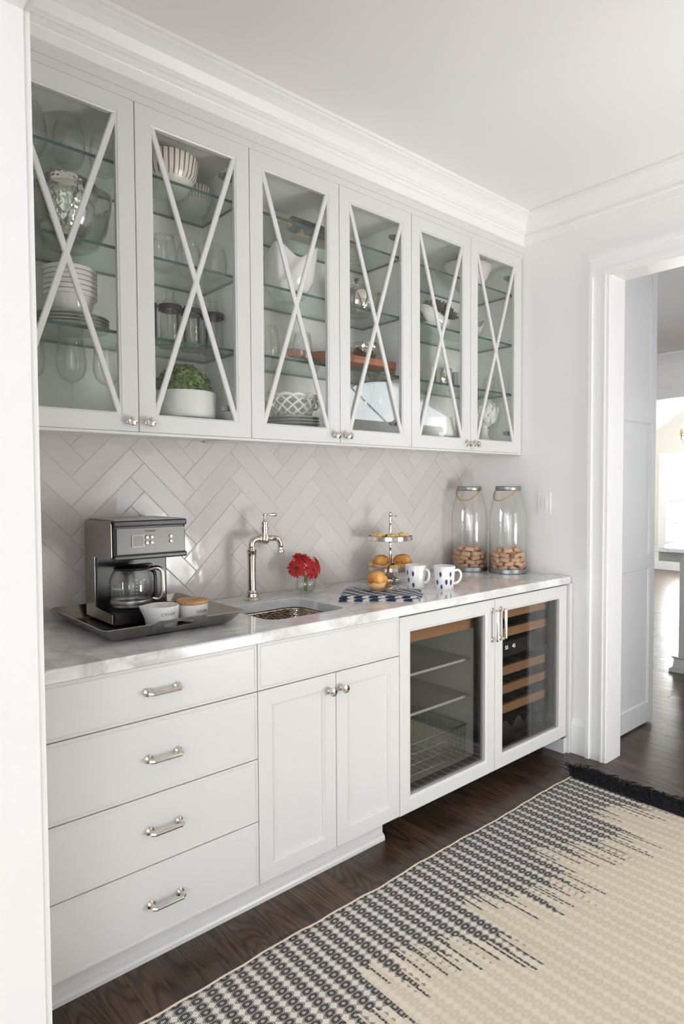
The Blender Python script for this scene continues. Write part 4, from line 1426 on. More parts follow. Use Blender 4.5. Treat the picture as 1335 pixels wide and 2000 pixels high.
# ---- folded napkin, glass plate, muffin
def napkin_sheet(name, cs, z, th, parent, wob, seed):
    rn = random.Random(seed)
    bm = nb()
    uvl = bm.loops.layers.uv.new('UVMap')
    n, m = 22, 16
    ph = [rn.uniform(0, 6) for _ in range(4)]
    def P(i, j, s):
        u, v = i / n, j / m
        a = Vector(cs[0]).lerp(Vector(cs[1]), u); b = Vector(cs[3]).lerp(Vector(cs[2]), u)
        p = a.lerp(b, v)
        edge = min(u, 1 - u, v, 1 - v)
        k = wob * (math.sin(u * 9 + ph[0]) * math.sin(v * 6 + ph[1]) + 1) * min(1, edge * 6 + .25)
        return (p.x + .004 * math.sin(v * 8 + ph[2]), p.y + .004 * math.sin(u * 9 + ph[3]), z + k * (1 if s else .3) + (th * min(1, edge * 18 + .35) if s else 0))
    T = [[bm.verts.new(P(i, j, 1)) for j in range(m + 1)] for i in range(n + 1)]
    Bt = [[bm.verts.new(P(i, j, 0)) for j in range(m + 1)] for i in range(n + 1)]
    def f(vs, uv):
        fc = bm.faces.new(vs)
        for l, c in zip(fc.loops, uv): l[uvl].uv = c
    for i in range(n):
        for j in range(m):
            uv = [((i + a) / n, (j + b) / m) for a, b in ((0, 0), (1, 0), (1, 1), (0, 1))]
            f((T[i][j], T[i + 1][j], T[i + 1][j + 1], T[i][j + 1]), uv)
            f((Bt[i][j + 1], Bt[i + 1][j + 1], Bt[i + 1][j], Bt[i][j]), list(reversed(uv)))
    for i in range(n):
        f((Bt[i][0], Bt[i + 1][0], T[i + 1][0], T[i][0]), [(i / n, 0), ((i + 1) / n, 0), ((i + 1) / n, .03), (i / n, .03)])
        f((T[i][m], T[i + 1][m], Bt[i + 1][m], Bt[i][m]), [(i / n, .97), ((i + 1) / n, .97), ((i + 1) / n, 1), (i / n, 1)])
    for j in range(m):
        f((T[0][j], T[0][j + 1], Bt[0][j + 1], Bt[0][j]), [(.03, j / m), (.03, (j + 1) / m), (0, (j + 1) / m), (0, j / m)])
        f((Bt[n][j], Bt[n][j + 1], T[n][j + 1], T[n][j]), [(1, j / m), (1, (j + 1) / m), (.97, (j + 1) / m), (.97, j / m)])
    return obj(name, bm, MAT['napkin'], parent, 50)


t = thing('napkin', 'folded navy and white patterned napkin under the glass plate', 'napkin')
napkin_sheet('lower_fold', [(-1.385, -.385), (-1.135, -.600), (-.985, -.485), (-1.170, -.190)], CT + .0002, .007, t, .0004, 3)
napkin_sheet('upper_fold', [(-1.365, -.365), (-1.120, -.575), (-.960, -.455), (-1.150, -.170)], CT + .0082, .006, t, .0012, 8)
PX, PY, PZ = -1.125, -.345, CT + .0172
t = thing('glass_plate', 'clear ribbed glass plate lying on the folded napkin', 'plate', (PX, PY, PZ))
obj('plate_glass', lt([(0, 0), (.060, 0), (.066, .002), (.098, .010), (.100, .0115), (.098, .0125), (.064, .005), (.058, .003), (0, .003)], 48, fn=lambda r, a, h: (r, h + (.0007 * math.sin(40 * a) if r > .07 else 0))), MAT['glassware'], t, 60)
mf = muffin('golden muffin with peeled paper on the glass plate', (PX - .012, PY - .012, PZ + .0035), .042, .078, 'muffin', .9, 'muffin on the plate', 31)
bm = nb()
rows = []
for i in range(12):
    a = -1.9 + 2.2 * i / 11
    rows.append([bm.verts.new((rr_ * math.cos(a), rr_ * math.sin(a), zz)) for rr_, zz in ((.034, .003), (.048, .004 + .004 * math.sin(i * 2.1)), (.060, .010 + .006 * math.sin(i * 1.7)), (.066, .020 + .004 * math.sin(i * 2.6)))])
for a, b in zip(rows, rows[1:]):
    for k in range(3): bm.faces.new((a[k], b[k], b[k + 1], a[k + 1]))
bmesh.ops.solidify(bm, geom=bm.faces[:], thickness=.0005)
obj('peeled_paper', bm, MAT['paper'], mf, True)

# ---- cork jars
JP = [(.080, .014), (.094, .016), (.0985, .022), (.0985, .300), (.095, .330), (.082, .385), (.066, .432), (.062, .440), (.060, .440), (.064, .430), (.080, .384), (.093, .328), (.0965, .300), (.0965, .024), (.080, .018)]
def jar(label, loc, rz):
    g = thing('storage_jar', label, 'jar', loc, rz, 'cork jars at the end of the counter')
    obj('zinc_base', lt([(0, 0), (.096, 0), (.1005, .002), (.1005, .022), (.0988, .0235), (.0988, .012), (0, .012)], 48), MAT['zinc'], g, 40)
    obj('glass_body', lt(JP, 56, cap=False), MAT['jar_glass'], g, True)
    obj('lid', lt([(0, .437), (.0640, .437), (.0665, .440), (.0665, .461), (.065, .463), (0, .463)], 40), MAT['zinc'], g, 40)
    pts = []
    for i in range(15):
        a = PI * i / 14
        pts.append((.067 * math.cos(a), -.010 - .075 * math.sin(a), .447 - .062 * math.sin(a)))
    c = obj('cord_handle', tb(pts, .0034, 8), MAT['rope'], g, True)
    return g


jars = [(-.190, -.115, 'left cork jar, in the corner behind the mugs', D(-72), 'corks in the left jar', 'cork in the left jar, the one in the corner'),
        (-.118, -.316, 'right cork jar, standing against the right wall below the switch', D(-92), 'corks in the right jar', 'cork in the right jar, the one by the switch')]
bm = lt([(0, -.0222), (.0105, -.0222), (.0118, -.0205), (.0118, .0205), (.0105, .0222), (0, .0222)], 12, axis='x')
cork0 = None
for k, (jx, jy, lab, rz, grp, cl) in enumerate(jars):
    jar(('tall glass jar of corks, ' + lab), (jx, jy, CT), rz)
    rc = random.Random(40 + k)
    for lay in range(5):
        cnt = (9, 9, 9, 8, 5)[lay]
        R_ = (.080, .079, .080, .078, .052)[lay]
        for i in range(cnt + (3 if lay < 4 else 1)):
            if i < cnt:
                a = 2 * PI * (i + .5 * (lay % 2)) / cnt + rc.uniform(-.08, .08)
                rr_ = R_ + rc.uniform(-.004, .0)
                rzz = a + PI / 2 + rc.uniform(-.25, .25)
                tilt = rc.uniform(-.38, .38)
            else:
                a = 2 * PI * (i - cnt) / 3 + lay * .9
                rr_ = .032 if lay < 4 else 0
                rzz = a + PI / 2 + rc.uniform(-.3, .3)
                tilt = rc.uniform(-.25, .25)
            z_ = .0268 + lay * .0225 + rc.uniform(0, .003) + (.008 if rr_ < .06 and lay == 3 else 0)
            if cork0 is None:
                o = cork0 = obj('cork', bm, MAT['cork'], None, 40)
            else:
                o = cork0.copy(); COL.objects.link(o)
            o.location = (jx + rr_ * math.cos(a), jy + rr_ * math.sin(a), CT + z_)
            o.rotation_euler = (0, tilt, rzz)
            tag(o, cl, 'cork', grp)

# ---- light switch
t = thing('light_switch', 'white double rocker light switch on the right wall', 'switch', (0, -.463, 1.285))
obj('plate', bx(-.0055, 0, -.038, .038, -.060, .060, .002), MAT['trim'], t)
obj('rocker', bx(-.0085, -.005, -.017, .017, -.033, .033, .0015), MAT['ceramic'], t)

# ================================================================== behind the glass doors
S1, S2, S3, F0 = SH[0] + .0052, SH[1] + .0052, SH[2] + .0052, 1.6003
YC = -.160


def wine_glass(label, loc, s=1.0, group='wine glasses on the cabinet floor'):
    g = thing('wine_glass', label, 'glass', loc, 0, group)
    obj('bowl', lt([(.004, .118), (.020, .124), (.038, .140), (.0465, .166), (.0470, .190), (.0430, .225), (.0375, .262), (.0368, .262), (.042, .225), (.0458, .190), (.0453, .167), (.037, .142), (.020, .127), (0, .122)], 32, cap=False), MAT['glassware'], g, True)
    obj('stem', lt([(.010, .004), (.0055, .012), (.0038, .040), (.0036, .095), (.0055, .116), (.009, .120)], 14, cap=False), MAT['glassware'], g, True)
    obj('foot', lt([(0, 0), (.034, 0), (.0345, .0015), (.010, .005), (0, .006)], 28), MAT['glassware'], g, True)
    g.scale = (s, s, s)
    return g


wine_glass('tall wine glass in the leftmost cabinet, first from the left', (-2.452, YC + .015, F0))
wine_glass('tall wine glass in the leftmost cabinet, in the middle of its door', (-2.328, YC, F0))
wine_glass('tall wine glass in the leftmost cabinet, beside the knob stile', (-2.214, YC - .01, F0))
wine_glass('tall wine glass behind the arched reflection, left of two in kettle door', (-1.040, YC, F0), .98, 'wine glasses below the kettle')
wine_glass('tall wine glass behind the arched reflection, right of two in kettle door', (-.915, YC, F0), .98, 'wine glasses below the kettle')


def tumbler(label, loc, group, h=.125, r=.045, k=.80):
    g = tag(obj('stemless_glass', lt([(0, 0), (r * .55, 0), (r * .72, .004), (r * .95, h * .25), (r, h * .42), (r * .95, h * .68), (r * k, h), (r * k - .001, h), (r * .93, h * .68), (r * .98, h * .42), (r * .92, h * .25), (r * .6, .010), (0, .008)], 32, cap=False), MAT['glassware'], None, True, loc), label, 'glass', group)
    return g


tumbler('stemless glass on the top shelf of leftmost cabinet, at far left', (-2.440, YC, S1), 'stemless glasses on the top shelf', .150, .050, .72)
tumbler('stemless glass on the top shelf of leftmost cabinet, in the middle', (-2.322, YC, S1), 'stemless glasses on the top shelf', .150, .050, .72)
tumbler('stemless glass on the top shelf of leftmost cabinet, at right edge', (-2.215, YC - .01, S1), 'stemless glasses on the top shelf', .130, .045, .75)
tumbler('stemless glass above the bottle rack, left of three', (-2.000, YC, S2), 'stemless glasses above the bottle rack')
tumbler('stemless glass above the bottle rack, middle of three', (-1.903, YC, S2), 'stemless glasses above the bottle rack')
tumbler('stemless glass above the bottle rack, right of three', (-1.812, YC - .03, S2), 'stemless glasses above the bottle rack')
tumbler('stemless glass left of the board handle, at the door edge', (-1.560, YC - .01, S3), 'stemless glasses by the board', .14)
tumbler('stemless glass standing in front of the board handle', (-1.430, YC - .065, S3), 'stemless glasses by the board', .125, .040)
tumbler('clear glass tumbler on the third shelf, left of mercury glass', (-.575, YC, S3), 'glasses by the mercury glass', .11, .038, .92)
tumbler('clear glass tumbler on the third shelf, right of artichoke door cross', (-.080, YC, S3), 'glasses by the mercury glass', .10, .032, .92)

# nested dimpled glass and silver bowls
tag(obj('glass_bowl', lt([(0, 0), (.060, 0), (.085, .012), (.115, .060), (.130, .130), (.133, .168), (.131, .169), (.127, .130), (.112, .062), (.082, .016), (0, .006)], 40, fn=lambda r, a, h: (r * (1 + .02 * math.sin(6 * a)), h)), MAT['glass_hammer'], None, True, (-2.325, YC - .002, S2)), 'large dimpled glass bowl holding a silver bowl on the second shelf', 'bowl')
tag(obj('silver_bowl', lt([(0, .008), (.030, .008), (.060, .022), (.085, .070), (.100, .130), (.112, .195), (.110, .196), (.097, .130), (.082, .073), (.056, .028), (0, .014)], 48), MAT['hammered'], None, True, (-2.350, YC - .004, S2)), 'hammered silver bowl nested in a dimpled glass bowl', 'bowl')
# plates and ribbed bowls
pl = lt([(0, 0), (.070, 0), (.080, .003), (.118, .010), (.121, .0120), (.118, .0128), (.078, .0062), (0, .004)], 40)
p0 = None
for i in range(4):
    if p0 is None: p0 = o = obj('plate', pl, MAT['sage'], None, True)
    else: o = p0.copy(); COL.objects.link(o)
    o.location = (-2.330, YC, S3 + i * .0105)
    tag(o, 'grey-green plate under the white bowls, ' + ('lowest', 'second from the bottom', 'third from the bottom', 'topmost')[i] + ' of four', 'plate', 'glass plates under the white bowls')
def ribs(r, a, h): return (r * (1 + .006 * math.sin(40 * a)) if .02 < h < .07 else r), h
bw = lt([(0, 0), (.045, 0), (.052, .004), (.066, .030), (.073, .055), (.0765, .0635), (.0825, .0650), (.0825, .0765), (.080, .078), (.074, .060), (.063, .032), (.048, .010), (0, .008)], 60, fn=ribs)
p0 = None
for i in range(6):
    if p0 is None: p0 = o = obj('bowl', bw, MAT['ceramic'], None, 50)
    else: o = p0.copy(); COL.objects.link(o)
    o.location = (-2.327, YC, S3 + .0455 + i * .0155)
    tag(o, 'white ribbed-rim bowl, ' + ('lowest', 'second from the bottom', 'third from the bottom', 'third from the top', 'second from the top', 'topmost')[i] + ' of the six stacked on grey-green plates', 'bowl', 'white bowls stacked on the glass plates')
# striped scalloped bowls
def scal(n_): return lambda r, a, h: (r * (1 + .035 * abs(math.sin(n_ * a)) * min(1, h / .05)), h)
tag(obj('striped_bowl', lt([(0, 0), (.045, 0), (.062, .006), (.095, .060), (.105, .118), (.103, .121), (.092, .062), (.058, .012), (0, .006)], 72, fn=scal(8)), MAT['stripe'], None, True, (-1.985, YC - .012, S1)), 'larger scalloped white bowl with brown stripes on the top shelf', 'bowl', 'striped bowls')
tag(obj('striped_bowl', lt([(0, 0), (.030, 0), (.042, .005), (.060, .045), (.068, .090), (.066, .092), (.058, .046), (.038, .010), (0, .005)], 60, fn=scal(7)), MAT['stripe'], None, True, (-1.838, -.088, S1)), 'smaller scalloped bowl with brown stripes behind the larger one', 'bowl', 'striped bowls')
# bottle rack
BX = (-1.979, -1.892, -1.806)
t = thing('bottle_rack', 'dark metal rack with three rings holding the glass bottles', 'rack', (-1.892, YC, S3))
for dx in (-.087, 0, .086):
    obj('collar_ring', lt([(.0365, .132), (.0415, .132), (.0415, .150), (.0365, .150), (.0365, .132)], 28, (dx, 0, 0), cap=False), MAT['iron'], t, 30)
    obj('base_ring', tb([(dx + .039 * math.cos(2 * PI * i / 24), .039 * math.sin(2 * PI * i / 24), .004) for i in range(24)], .0035, 6, True), MAT['iron'], t, True)
for dx in (-.142, -.0435, .0430, .141):
    for yy in ((-.0, ) if abs(dx) > .1 else (-.030, .030)):
        obj('post', bx(dx - .0035, dx + .0035, yy - .0035, yy + .0035, 0, .152, .0008), MAT['iron'], t)
bm = nb()
box(bm, -.142, -.126, -.003, .003, .138, .145); box(bm, .125, .141, -.003, .003, .138, .145)
box(bm, -.142, -.126, -.003, .003, .001, .007); box(bm, .125, .141, -.003, .003, .001, .007)
box(bm, -.0470, -.040, -.031, .031, .138, .145); box(bm, .0395, .0465, -.031, .031, .138, .145)
obj('tie_bar', bm, MAT['iron'], t)
for i, bxx in enumerate(BX):
    g = tag(obj('glass_bottle', lt([(0, .006), (.033, .006), (.0355, .009), (.0355, .140), (.033, .155), (.022, .168), (.0145, .174), (.0135, .196), (.020, .199), (.020, .203), (.0115, .203), (.0120, .175), (.020, .166), (.031, .153), (.0335, .140), (.0335, .011), (0, .008)], 28, cap=False), MAT['glassware'], None, True, (bxx, YC, S3)),
            'clear glass milk bottle, %s of three in the dark rack' % ('left', 'middle', 'right')[i], 'bottle', 'bottles in the rack')
# potted plant and empty pot
POT = [(0, 0), (.086, 0), (.088, .003), (.088, .024), (.112, .027), (.1145, .032), (.1165, .118), (.115, .121), (.111, .119), (.108, .040), (0, .036)]
t = thing('planter', 'round white ceramic planter with clipped boxwood in striped-bowl cabinet', 'planter', (-1.930, YC, F0))
obj('pot', lt(POT, 48), MAT['matte_ceramic'], t, 45)
rl_ = random.Random(9)
bm = nb()
for i in range(1500):
    u, v = rl_.random() * 2 * PI, rl_.random()
    ph_ = math.acos(1 - v * 1.02)
    d_ = Vector((math.sin(ph_) * math.cos(u), math.sin(ph_) * math.sin(u), math.cos(ph_)))
    rr_ = .098 * rl_.uniform(.84, 1.05)
    c_ = Vector((0, 0, .118)) + Vector((d_.x * rr_ * 1.02, d_.y * rr_ * 1.02, d_.z * rr_ * 1.08))
    nrm = (d_ + Vector((rl_.uniform(-.7, .7), rl_.uniform(-.7, .7), rl_.uniform(-.5, .7)))).normalized()
    t1 = nrm.orthogonal().normalized()
    t1 = Matrix.Rotation(rl_.random() * 6.3, 3, nrm) @ t1
    t2 = nrm.cross(t1)
    L_, W_ = rl_.uniform(.014, .021), rl_.uniform(.008, .0115)
    q = [c_ - t1 * L_ * .5, c_ - t1 * L_ * .1 + t2 * W_ * .5 + nrm * .0012, c_ + t1 * L_ * .5, c_ - t1 * L_ * .1 - t2 * W_ * .5 + nrm * .0012]
    bm.faces.new([bm.verts.new(p_) for p_ in q])
o = obj('foliage', bm, MAT['leaf'], t); o['kind'] = 'stuff'
obj('moss_core', lt([(.084, .100), (.076, .140), (.056, .172), (.028, .190), (0, .195)], 24), MAT['leaf'], t, True)
t = thing('planter', 'round white ceramic planter without a plant, under the mercury glass', 'planter', (-.520, YC, F0))
obj('pot', lt(POT, 48), MAT['matte_ceramic'], t, 45)
# rolling pin on its cradle
t = thing('rolling_pin', 'dark marble rolling pin with pale wooden handles on the top shelf', 'rolling pin', (-1.300, YC, S1 + .051))
obj('barrel', lt([(0, -.135), (.028, -.135), (.0315, -.131), (.0315, .131), (.028, .135), (0, .135)], 32, axis='x'), MAT['dark_stone'], t, 40)
for s_ in (1, -1):
    obj('handle', lt([(0, s_ * .1355), (.016, s_ * .1355), (.017, s_ * .142), (.011, s_ * .152), (.0125, s_ * .185), (.0155, s_ * .205), (.013, s_ * .228), (0, s_ * .232)], 20, axis='x'), MAT['pin_wood'], t, True)
t = thing('pin_cradle', 'pale wooden cradle under the dark marble rolling pin', 'cradle', (-1.300, YC, S1))
obj('base_board', bx(-.125, .125, -.030, .030, 0, .010, .002), MAT['pin_wood'], t)
for s_ in (-.10, .10):
    bm = nb()
    prof_ = [(-.030, .010), (.030, .010), (.030, .030)] + [(.0325 * math.cos(a_), .051 + .0325 * math.sin(a_)) for a_ in (-.7, -1.1, -PI / 2, -2.04, -2.44)] + [(-.030, .030)]
    loft(bm, [[(s_ - .008, y_, z_) for y_, z_ in prof_], [(s_ + .008, y_, z_) for y_, z_ in prof_]])
    obj('cradle_rest', bm, MAT['pin_wood'], t)
# wavy-rim white bowl
def wavy(r, a, h):
    sq = 1 / max(abs(math.cos(a + .25)), abs(math.sin(a + .25))) ** .45
    return r * sq * .93, h * (1 + .16 * math.cos(4 * (a + .25) + PI) * (h / .17))
tag(obj('wavy_bowl', lt([(0, 0), (.050, 0), (.066, .008), (.098, .060), (.120, .168), (.118, .170), (.094, .062), (.060, .014), (0, .008)], 72, fn=wavy), MAT['ceramic'], None, True, (-1.450, YC - .005, S2)), 'tall white ceramic bowl with a wavy four-peaked rim', 'bowl')
# footed board with silver bowl
t = thing('footed_board', 'brown wooden paddle board on short feet across third shelf', 'board', (-1.10, YC, S3))
bm = nb()
prism(bm, [(-.345, -.018), (-.24, -.022), (-.20, -.085), (.235, -.085), (.245, -.075), (.245, .075), (.235, .085), (-.20, .085), (-.24, .022), (-.345, .018), (-.36, 0)], .040, .070)
bmesh.ops.bevel(bm, geom=bm.edges[:], offset=.003, segments=1, affect='EDGES')
obj('board', bm, MAT['board_wood'], t)
for dx, dy in ((-.17, -.06), (-.17, .06), (.19, -.06), (.19, .06)):
    bm = nb(); loft(bm, [[(dx + s_ * k, dy + q_ * k, z_) for s_, q_ in ((-1, -1), (1, -1), (1, 1), (-1, 1))] for z_, k in ((0, .012), (.040, .022))])
    obj('foot', bm, MAT['board_wood'], t)
tag(obj('hammered_dish', lt([(0, 0), (.040, 0), (.052, .006), (.068, .050), (.072, .072), (.070, .073), (.064, .050), (.048, .010), (0, .005)], 40), MAT['hammered'], None, True, (-1.035, YC - .01, S3 + .0705)), 'hammered silver bowl standing on the brown footed board', 'bowl')
# lattice basket on grey plates
p0 = None
gp = lt([(0, 0), (.075, 0), (.085, .003), (.112, .010), (.1145, .0125), (.112, .0138), (.083, .008), (0, .006)], 40)
for i in range(5):
    if p0 is None: p0 = o = obj('plate', gp, MAT['grey_ceramic'], None, True)
    else: o = p0.copy(); COL.objects.link(o)
    o.location = (-1.435, YC, F0 + i * .0128)
    tag(o, 'grey stoneware plate under the lattice basket, ' + ('lowest', 'second from the bottom', 'middle', 'second from the top', 'topmost')[i] + ' of five', 'plate', 'grey plates under the lattice basket')
t = thing('lattice_basket', 'white woven ceramic basket with ring ends on grey plates', 'basket', (-1.435, YC, F0 + .0665))
obj('basket_floor', lt([(0, 0), (.070, 0), (.072, .004), (0, .004)], 32), MAT['ceramic'], t)
def bk_pt(a, v): return ((.070 + .030 * v) * 1.12 * math.cos(a), (.070 + .030 * v) * .88 * math.sin(a), .004 + .078 * v)
for k in range(12):
    for s_ in (1, -1):
        a0 = 2 * PI * k / 12
        obj('strand', tb([bk_pt(a0 + s_ * v * 1.05, v) for v in (0, .2, .4, .6, .8, 1.0)], .0062, 6, flat=.6), MAT['ceramic'], t, True)
pts = []
for i in range(48):
    a = 2 * PI * i / 48
    p = bk_pt(a, 1.0); pts.append((p[0], p[1], p[2] + .007 * abs(math.sin(6 * a))))
obj('rim', tb(pts, .0075, 8, True), MAT['ceramic'], t, True)
for s_ in (1, -1):
    obj('ring_end', tb([(s_ * (.118 + .012 * math.cos(2 * PI * i / 16)), .022 * math.sin(2 * PI * i / 16), .060 + .020 * math.sin(2 * PI * i / 16 + .8)) for i in range(16)], .0055, 7, True), MAT['ceramic'], t, True)
# kettle
t = thing('kettle', 'polished silver kettle with arched handle above the footed board', 'kettle', (-1.068, YC, S2))
obj('pot', lt([(0, 0), (.058, 0), (.066, .006), (.081, .040), (.084, .068), (.076, .100), (.055, .124), (.034, .134), (.033, .138), (.012, .145), (0, .147)], 40), MAT['nickel'], t, True)
obj('lid_knob', lt([(0, .145), (.006, .147), (.006, .156), (.011, .160), (.011, .168), (.005, .173), (0, .174)], 16), MAT['black'], t, True)
obj('handle', stb([(-.070, 0, .108), (-.078, 0, .160), (-.055, 0, .215), (0, 0, .240), (.050, 0, .218), (.072, 0, .165), (.066, 0, .112)], [.005, .007, .0085, .009, .0085, .007, .005], 10), MAT['nickel'], t, True)
obj('spout', stb([(.070, -.01, .060), (.094, -.014, .082), (.108, -.017, .106), (.126, -.02, .124)], [.020, .015, .011, .008], 12), MAT['nickel'], t, True)
# bowl in the top right corner
tag(obj('flared_bowl', lt([(0, 0), (.040, 0), (.050, .004), (.080, .050), (.118, .128), (.116, .130), (.076, .052), (.045, .010), (0, .008)], 48, fn=lambda r, a, h: (r * (1 + .22 * abs(math.cos(a)) ** 2), h)), MAT['pink_ceramic'], None, True, (-.265, YC, S1)), 'large blush white flared bowl on the top shelf at far right', 'bowl')
# boat dish with dried wreath
bm = nb()
loops = []
n = 40
def boat(k, z, sag):
    L = []
    for i in range(n):
        a = 2 * PI * i / n
        xx = .258 * k * math.copysign(abs(math.cos(a)) ** .85, math.cos(a))
        yy = .085 * k * math.sin(a) * (1 - .35 * abs(math.cos(a)) ** 2)
        L.append((xx, yy, z + sag * (abs(xx) / .258) ** 2 - .022 * sag / .05 * math.cos(3 * a) * 0 + (.020 * math.cos(xx * 26) if sag > 0 else 0)))
    return L
loft(bm, [boat(.45, 0, 0), boat(.62, .012, 0), boat(.88, .050, .012), boat(1.0, .075, .040), boat(.975, .077, .040), boat(.84, .052, .012), boat(.58, .016, 0), boat(.42, .008, 0)])
tag(obj('boat_dish', bm, MAT['ceramic'], None, True, (-.392, YC - .005, S2)), 'long white boat-shaped dish with wavy rim on the second shelf', 'dish')
bm = nb()
rw = random.Random(4)
for i in range(1100):
    a = rw.random() * PI
    b = rw.random() * 2 * PI
    rr_ = .030 * math.sqrt(rw.random())
    R_ = .112
    c_ = Vector((R_ * math.cos(a) * 1.25, 0, R_ * math.sin(a))) + Vector((math.cos(a) * rr_ * math.cos(b), rr_ * 1.1 * math.sin(b), math.sin(a) * rr_ * math.cos(b)))
    c_.z = max(c_.z, .012)
    nrm = Vector((rw.uniform(-1, 1), rw.uniform(-1, 1), rw.uniform(-1, 1))).normalized()
    t1 = nrm.orthogonal().normalized(); t2 = nrm.cross(t1)
    L_, W_ = rw.uniform(.016, .026), rw.uniform(.006, .010)
    bm.faces.new([bm.verts.new(p_) for p_ in (c_ - t1 * L_ * .5, c_ + t2 * W_ * .5, c_ + t1 * L_ * .5, c_ - t2 * W_ * .5)])
t = thing('dried_wreath', 'grey-green dried leaf garland arching out of the boat dish', 'wreath', (-.478, YC + .025, S2 + .050))
o = obj('foliage', bm, MAT['dry_leaf'], t); o['kind'] = 'stuff'
obj('wreath_core', tb([(1.25 * .112 * math.cos(PI * i / 16), 0, max(.012, .112 * math.sin(PI * i / 16))) for i in range(17)], .022, 10), MAT['dry_leaf'], t, True)
# mercury glass, grey cup
tag(obj('mercury_glass', lt([(0, 0), (.030, 0), (.038, .006), (.043, .045), (.042, .100), (.040, .102), (.040, .045), (.035, .008), (0, .005)], 32), MAT['hammered'], None, True, (-.462, YC, S3)), 'silver mercury glass votive between the clear tumblers', 'votive')
tag(obj('mercury_glass', lt([(0, 0), (.026, 0), (.034, .006), (.038, .040), (.037, .088), (.035, .090), (.035, .040), (.031, .008), (0, .005)], 32), MAT['glass_hammer'], None, True, (-.395, -.085, S3)), 'smaller smoky glass votive behind the silver votive', 'votive')
t = thing('grey_mug', 'grey mug with pale handle at the right end of the third shelf', 'mug', (-.330, YC + .03, S3), .0)
obj('cup', lt([(0, 0), (.036, 0), (.040, .004), (.042, .098), (.040, .100), (.038, .098), (.036, .010), (0, .006)], 32), MAT['zinc'], t, 40)
obj('handle', tb([(.040, -.01, .085), (.058, -.014, .084), (.066, -.016, .062), (.064, -.016, .036), (.050, -.012, .018), (.040, -.01, .018)], .0065, 8), MAT['ceramic'], t, True)
# artichoke finial
t = thing('artichoke_ornament', 'white ceramic artichoke finial on a pedestal at the far right', 'ornament', (-.122, YC, F0))
obj('pedestal', lt([(0, 0), (.060, 0), (.062, .008), (.050, .016), (.034, .034), (.022, .060), (.020, .075), (.028, .084), (.026, .092), (.018, .098), (.022, .108), (0, .112)], 32), MAT['matte_ceramic'], t, 50)
obj('core', lt([(0, .105), (.030, .108), (.058, .135), (.068, .175), (.062, .220), (.040, .252), (0, .266)], 28), MAT['matte_ceramic'], t, True)
bm = lt([(0, 0), (.010, .004), (.019, .014), (.0215, .024), (.018, .036), (.009, .046), (0, .051)], 12)
for v in bm.verts: v.co.y = v.co.y * .48 - .004 * (v.co.z / .05) ** 2
scale0 = None
for ring, (zz, rr_, cnt, tl, sc) in enumerate(((.118, .050, 9, -.45, .95), (.140, .066, 10, -.12, 1.0), (.166, .0715, 10, .05, 1.0), (.192, .066, 9, .35, .95), (.214, .050, 7, .65, .9), (.232, .030, 5, .95, .85))):
    for i in range(cnt):
        a = 2 * PI * (i + .5 * (ring % 2)) / cnt
        if scale0 is None: scale0 = o = obj('leaf_scale', bm, MAT['matte_ceramic'], t, True)
        else: o = scale0.copy(); COL.objects.link(o)
        o.matrix_local = Matrix.Rotation(a, 4, 'Z') @ Matrix.Translation((0, -rr_, zz)) @ Matrix.Rotation(-tl, 4, 'X') @ Matrix.Scale(sc, 4)

# ================================================================== rug
t = thing('area_rug', 'flat woven rug in charcoal and cream ombre with black fringe', 'rug', (0, 0, 0))
RX0, RX1, RY0, RY1 = -3.0, -.286, -2.25, -.785
bm = nb()
n, m = 170, 60
rr_ = random.Random(2)
def rz_(x_, y_):
    w_ = .0022 * math.sin(x_ * 21 + 1.5 * math.sin(y_ * 3.1)) * (0.5 + .5 * math.sin(x_ * 3.7 + 1)) + .0012 * math.sin(x_ * 47 + y_ * 5)
    return .0075 + w_ * (1 if y_ > -1.9 else .6)
T = [[bm.verts.new((x_, y_, rz_(x_, y_))) for y_ in [RY1 - (RY1 - RY0) * j / m + (.003 * math.sin((RX0 + (RX1 - RX0) * i / n) * 9) if j == 0 else 0) for j in range(m + 1)]] for i, x_ in enumerate([RX0 + (RX1 - RX0) * i / n for i in range(n + 1)])]
for i in range(n):
    for j in range(m): bm.faces.new((T[i][j + 1], T[i + 1][j + 1], T[i + 1][j], T[i][j]))
bot = bmesh.ops.extrude_face_region(bm, geom=bm.faces[:])
for v in [g for g in bot['geom'] if isinstance(g, bmesh.types.BMVert)]: v.co.z = .0004
bmesh.ops.recalc_face_normals(bm, faces=bm.faces)
obj('woven_field', bm, MAT['rug'], t, True)
edge = [(RX0 + (RX1 - RX0) * i / 120, RY1 + .003 * math.sin((RX0 + (RX1 - RX0) * i / 120) * 9) + .0005, rz_(RX0 + (RX1 - RX0) * i / 120, RY1) - .0015) for i in range(121)]
obj('side_binding', tb(edge, .0042, 6), MAT['rug_edge'], t, True)
rq = random.Random(21)
nT = 44
for k in range(nT):
    yy = RY1 - .008 - (RY1 - RY0 - .5) * k / nT - (.028 if k > 9 else 0)
    bm = nb()
    for s_ in range(44):
        a = rq.uniform(-1.15, 1.15)
        L_ = rq.uniform(.055, .125)
        ox, oy = rq.uniform(-.002, .010), rq.uniform(-.013, .013)
        up = rq.uniform(.010, .038)
        cu_ = rq.uniform(-.6, .6)
        pts = []
        for i in range(5):
            u = i / 4
            an = a + cu_ * u
            pts.append((RX1 + ox + L_ * u * math.cos(an), yy + oy + L_ * u * math.sin(an) * .8, .007 + up * math.sin(u * PI * .75) + rq.uniform(-.002, .003)))
        tube(bm, pts, [.0026, .0027, .0025, .0021, .0010], 4)
    obj('tassel', bm, MAT['fringe'], t, True)

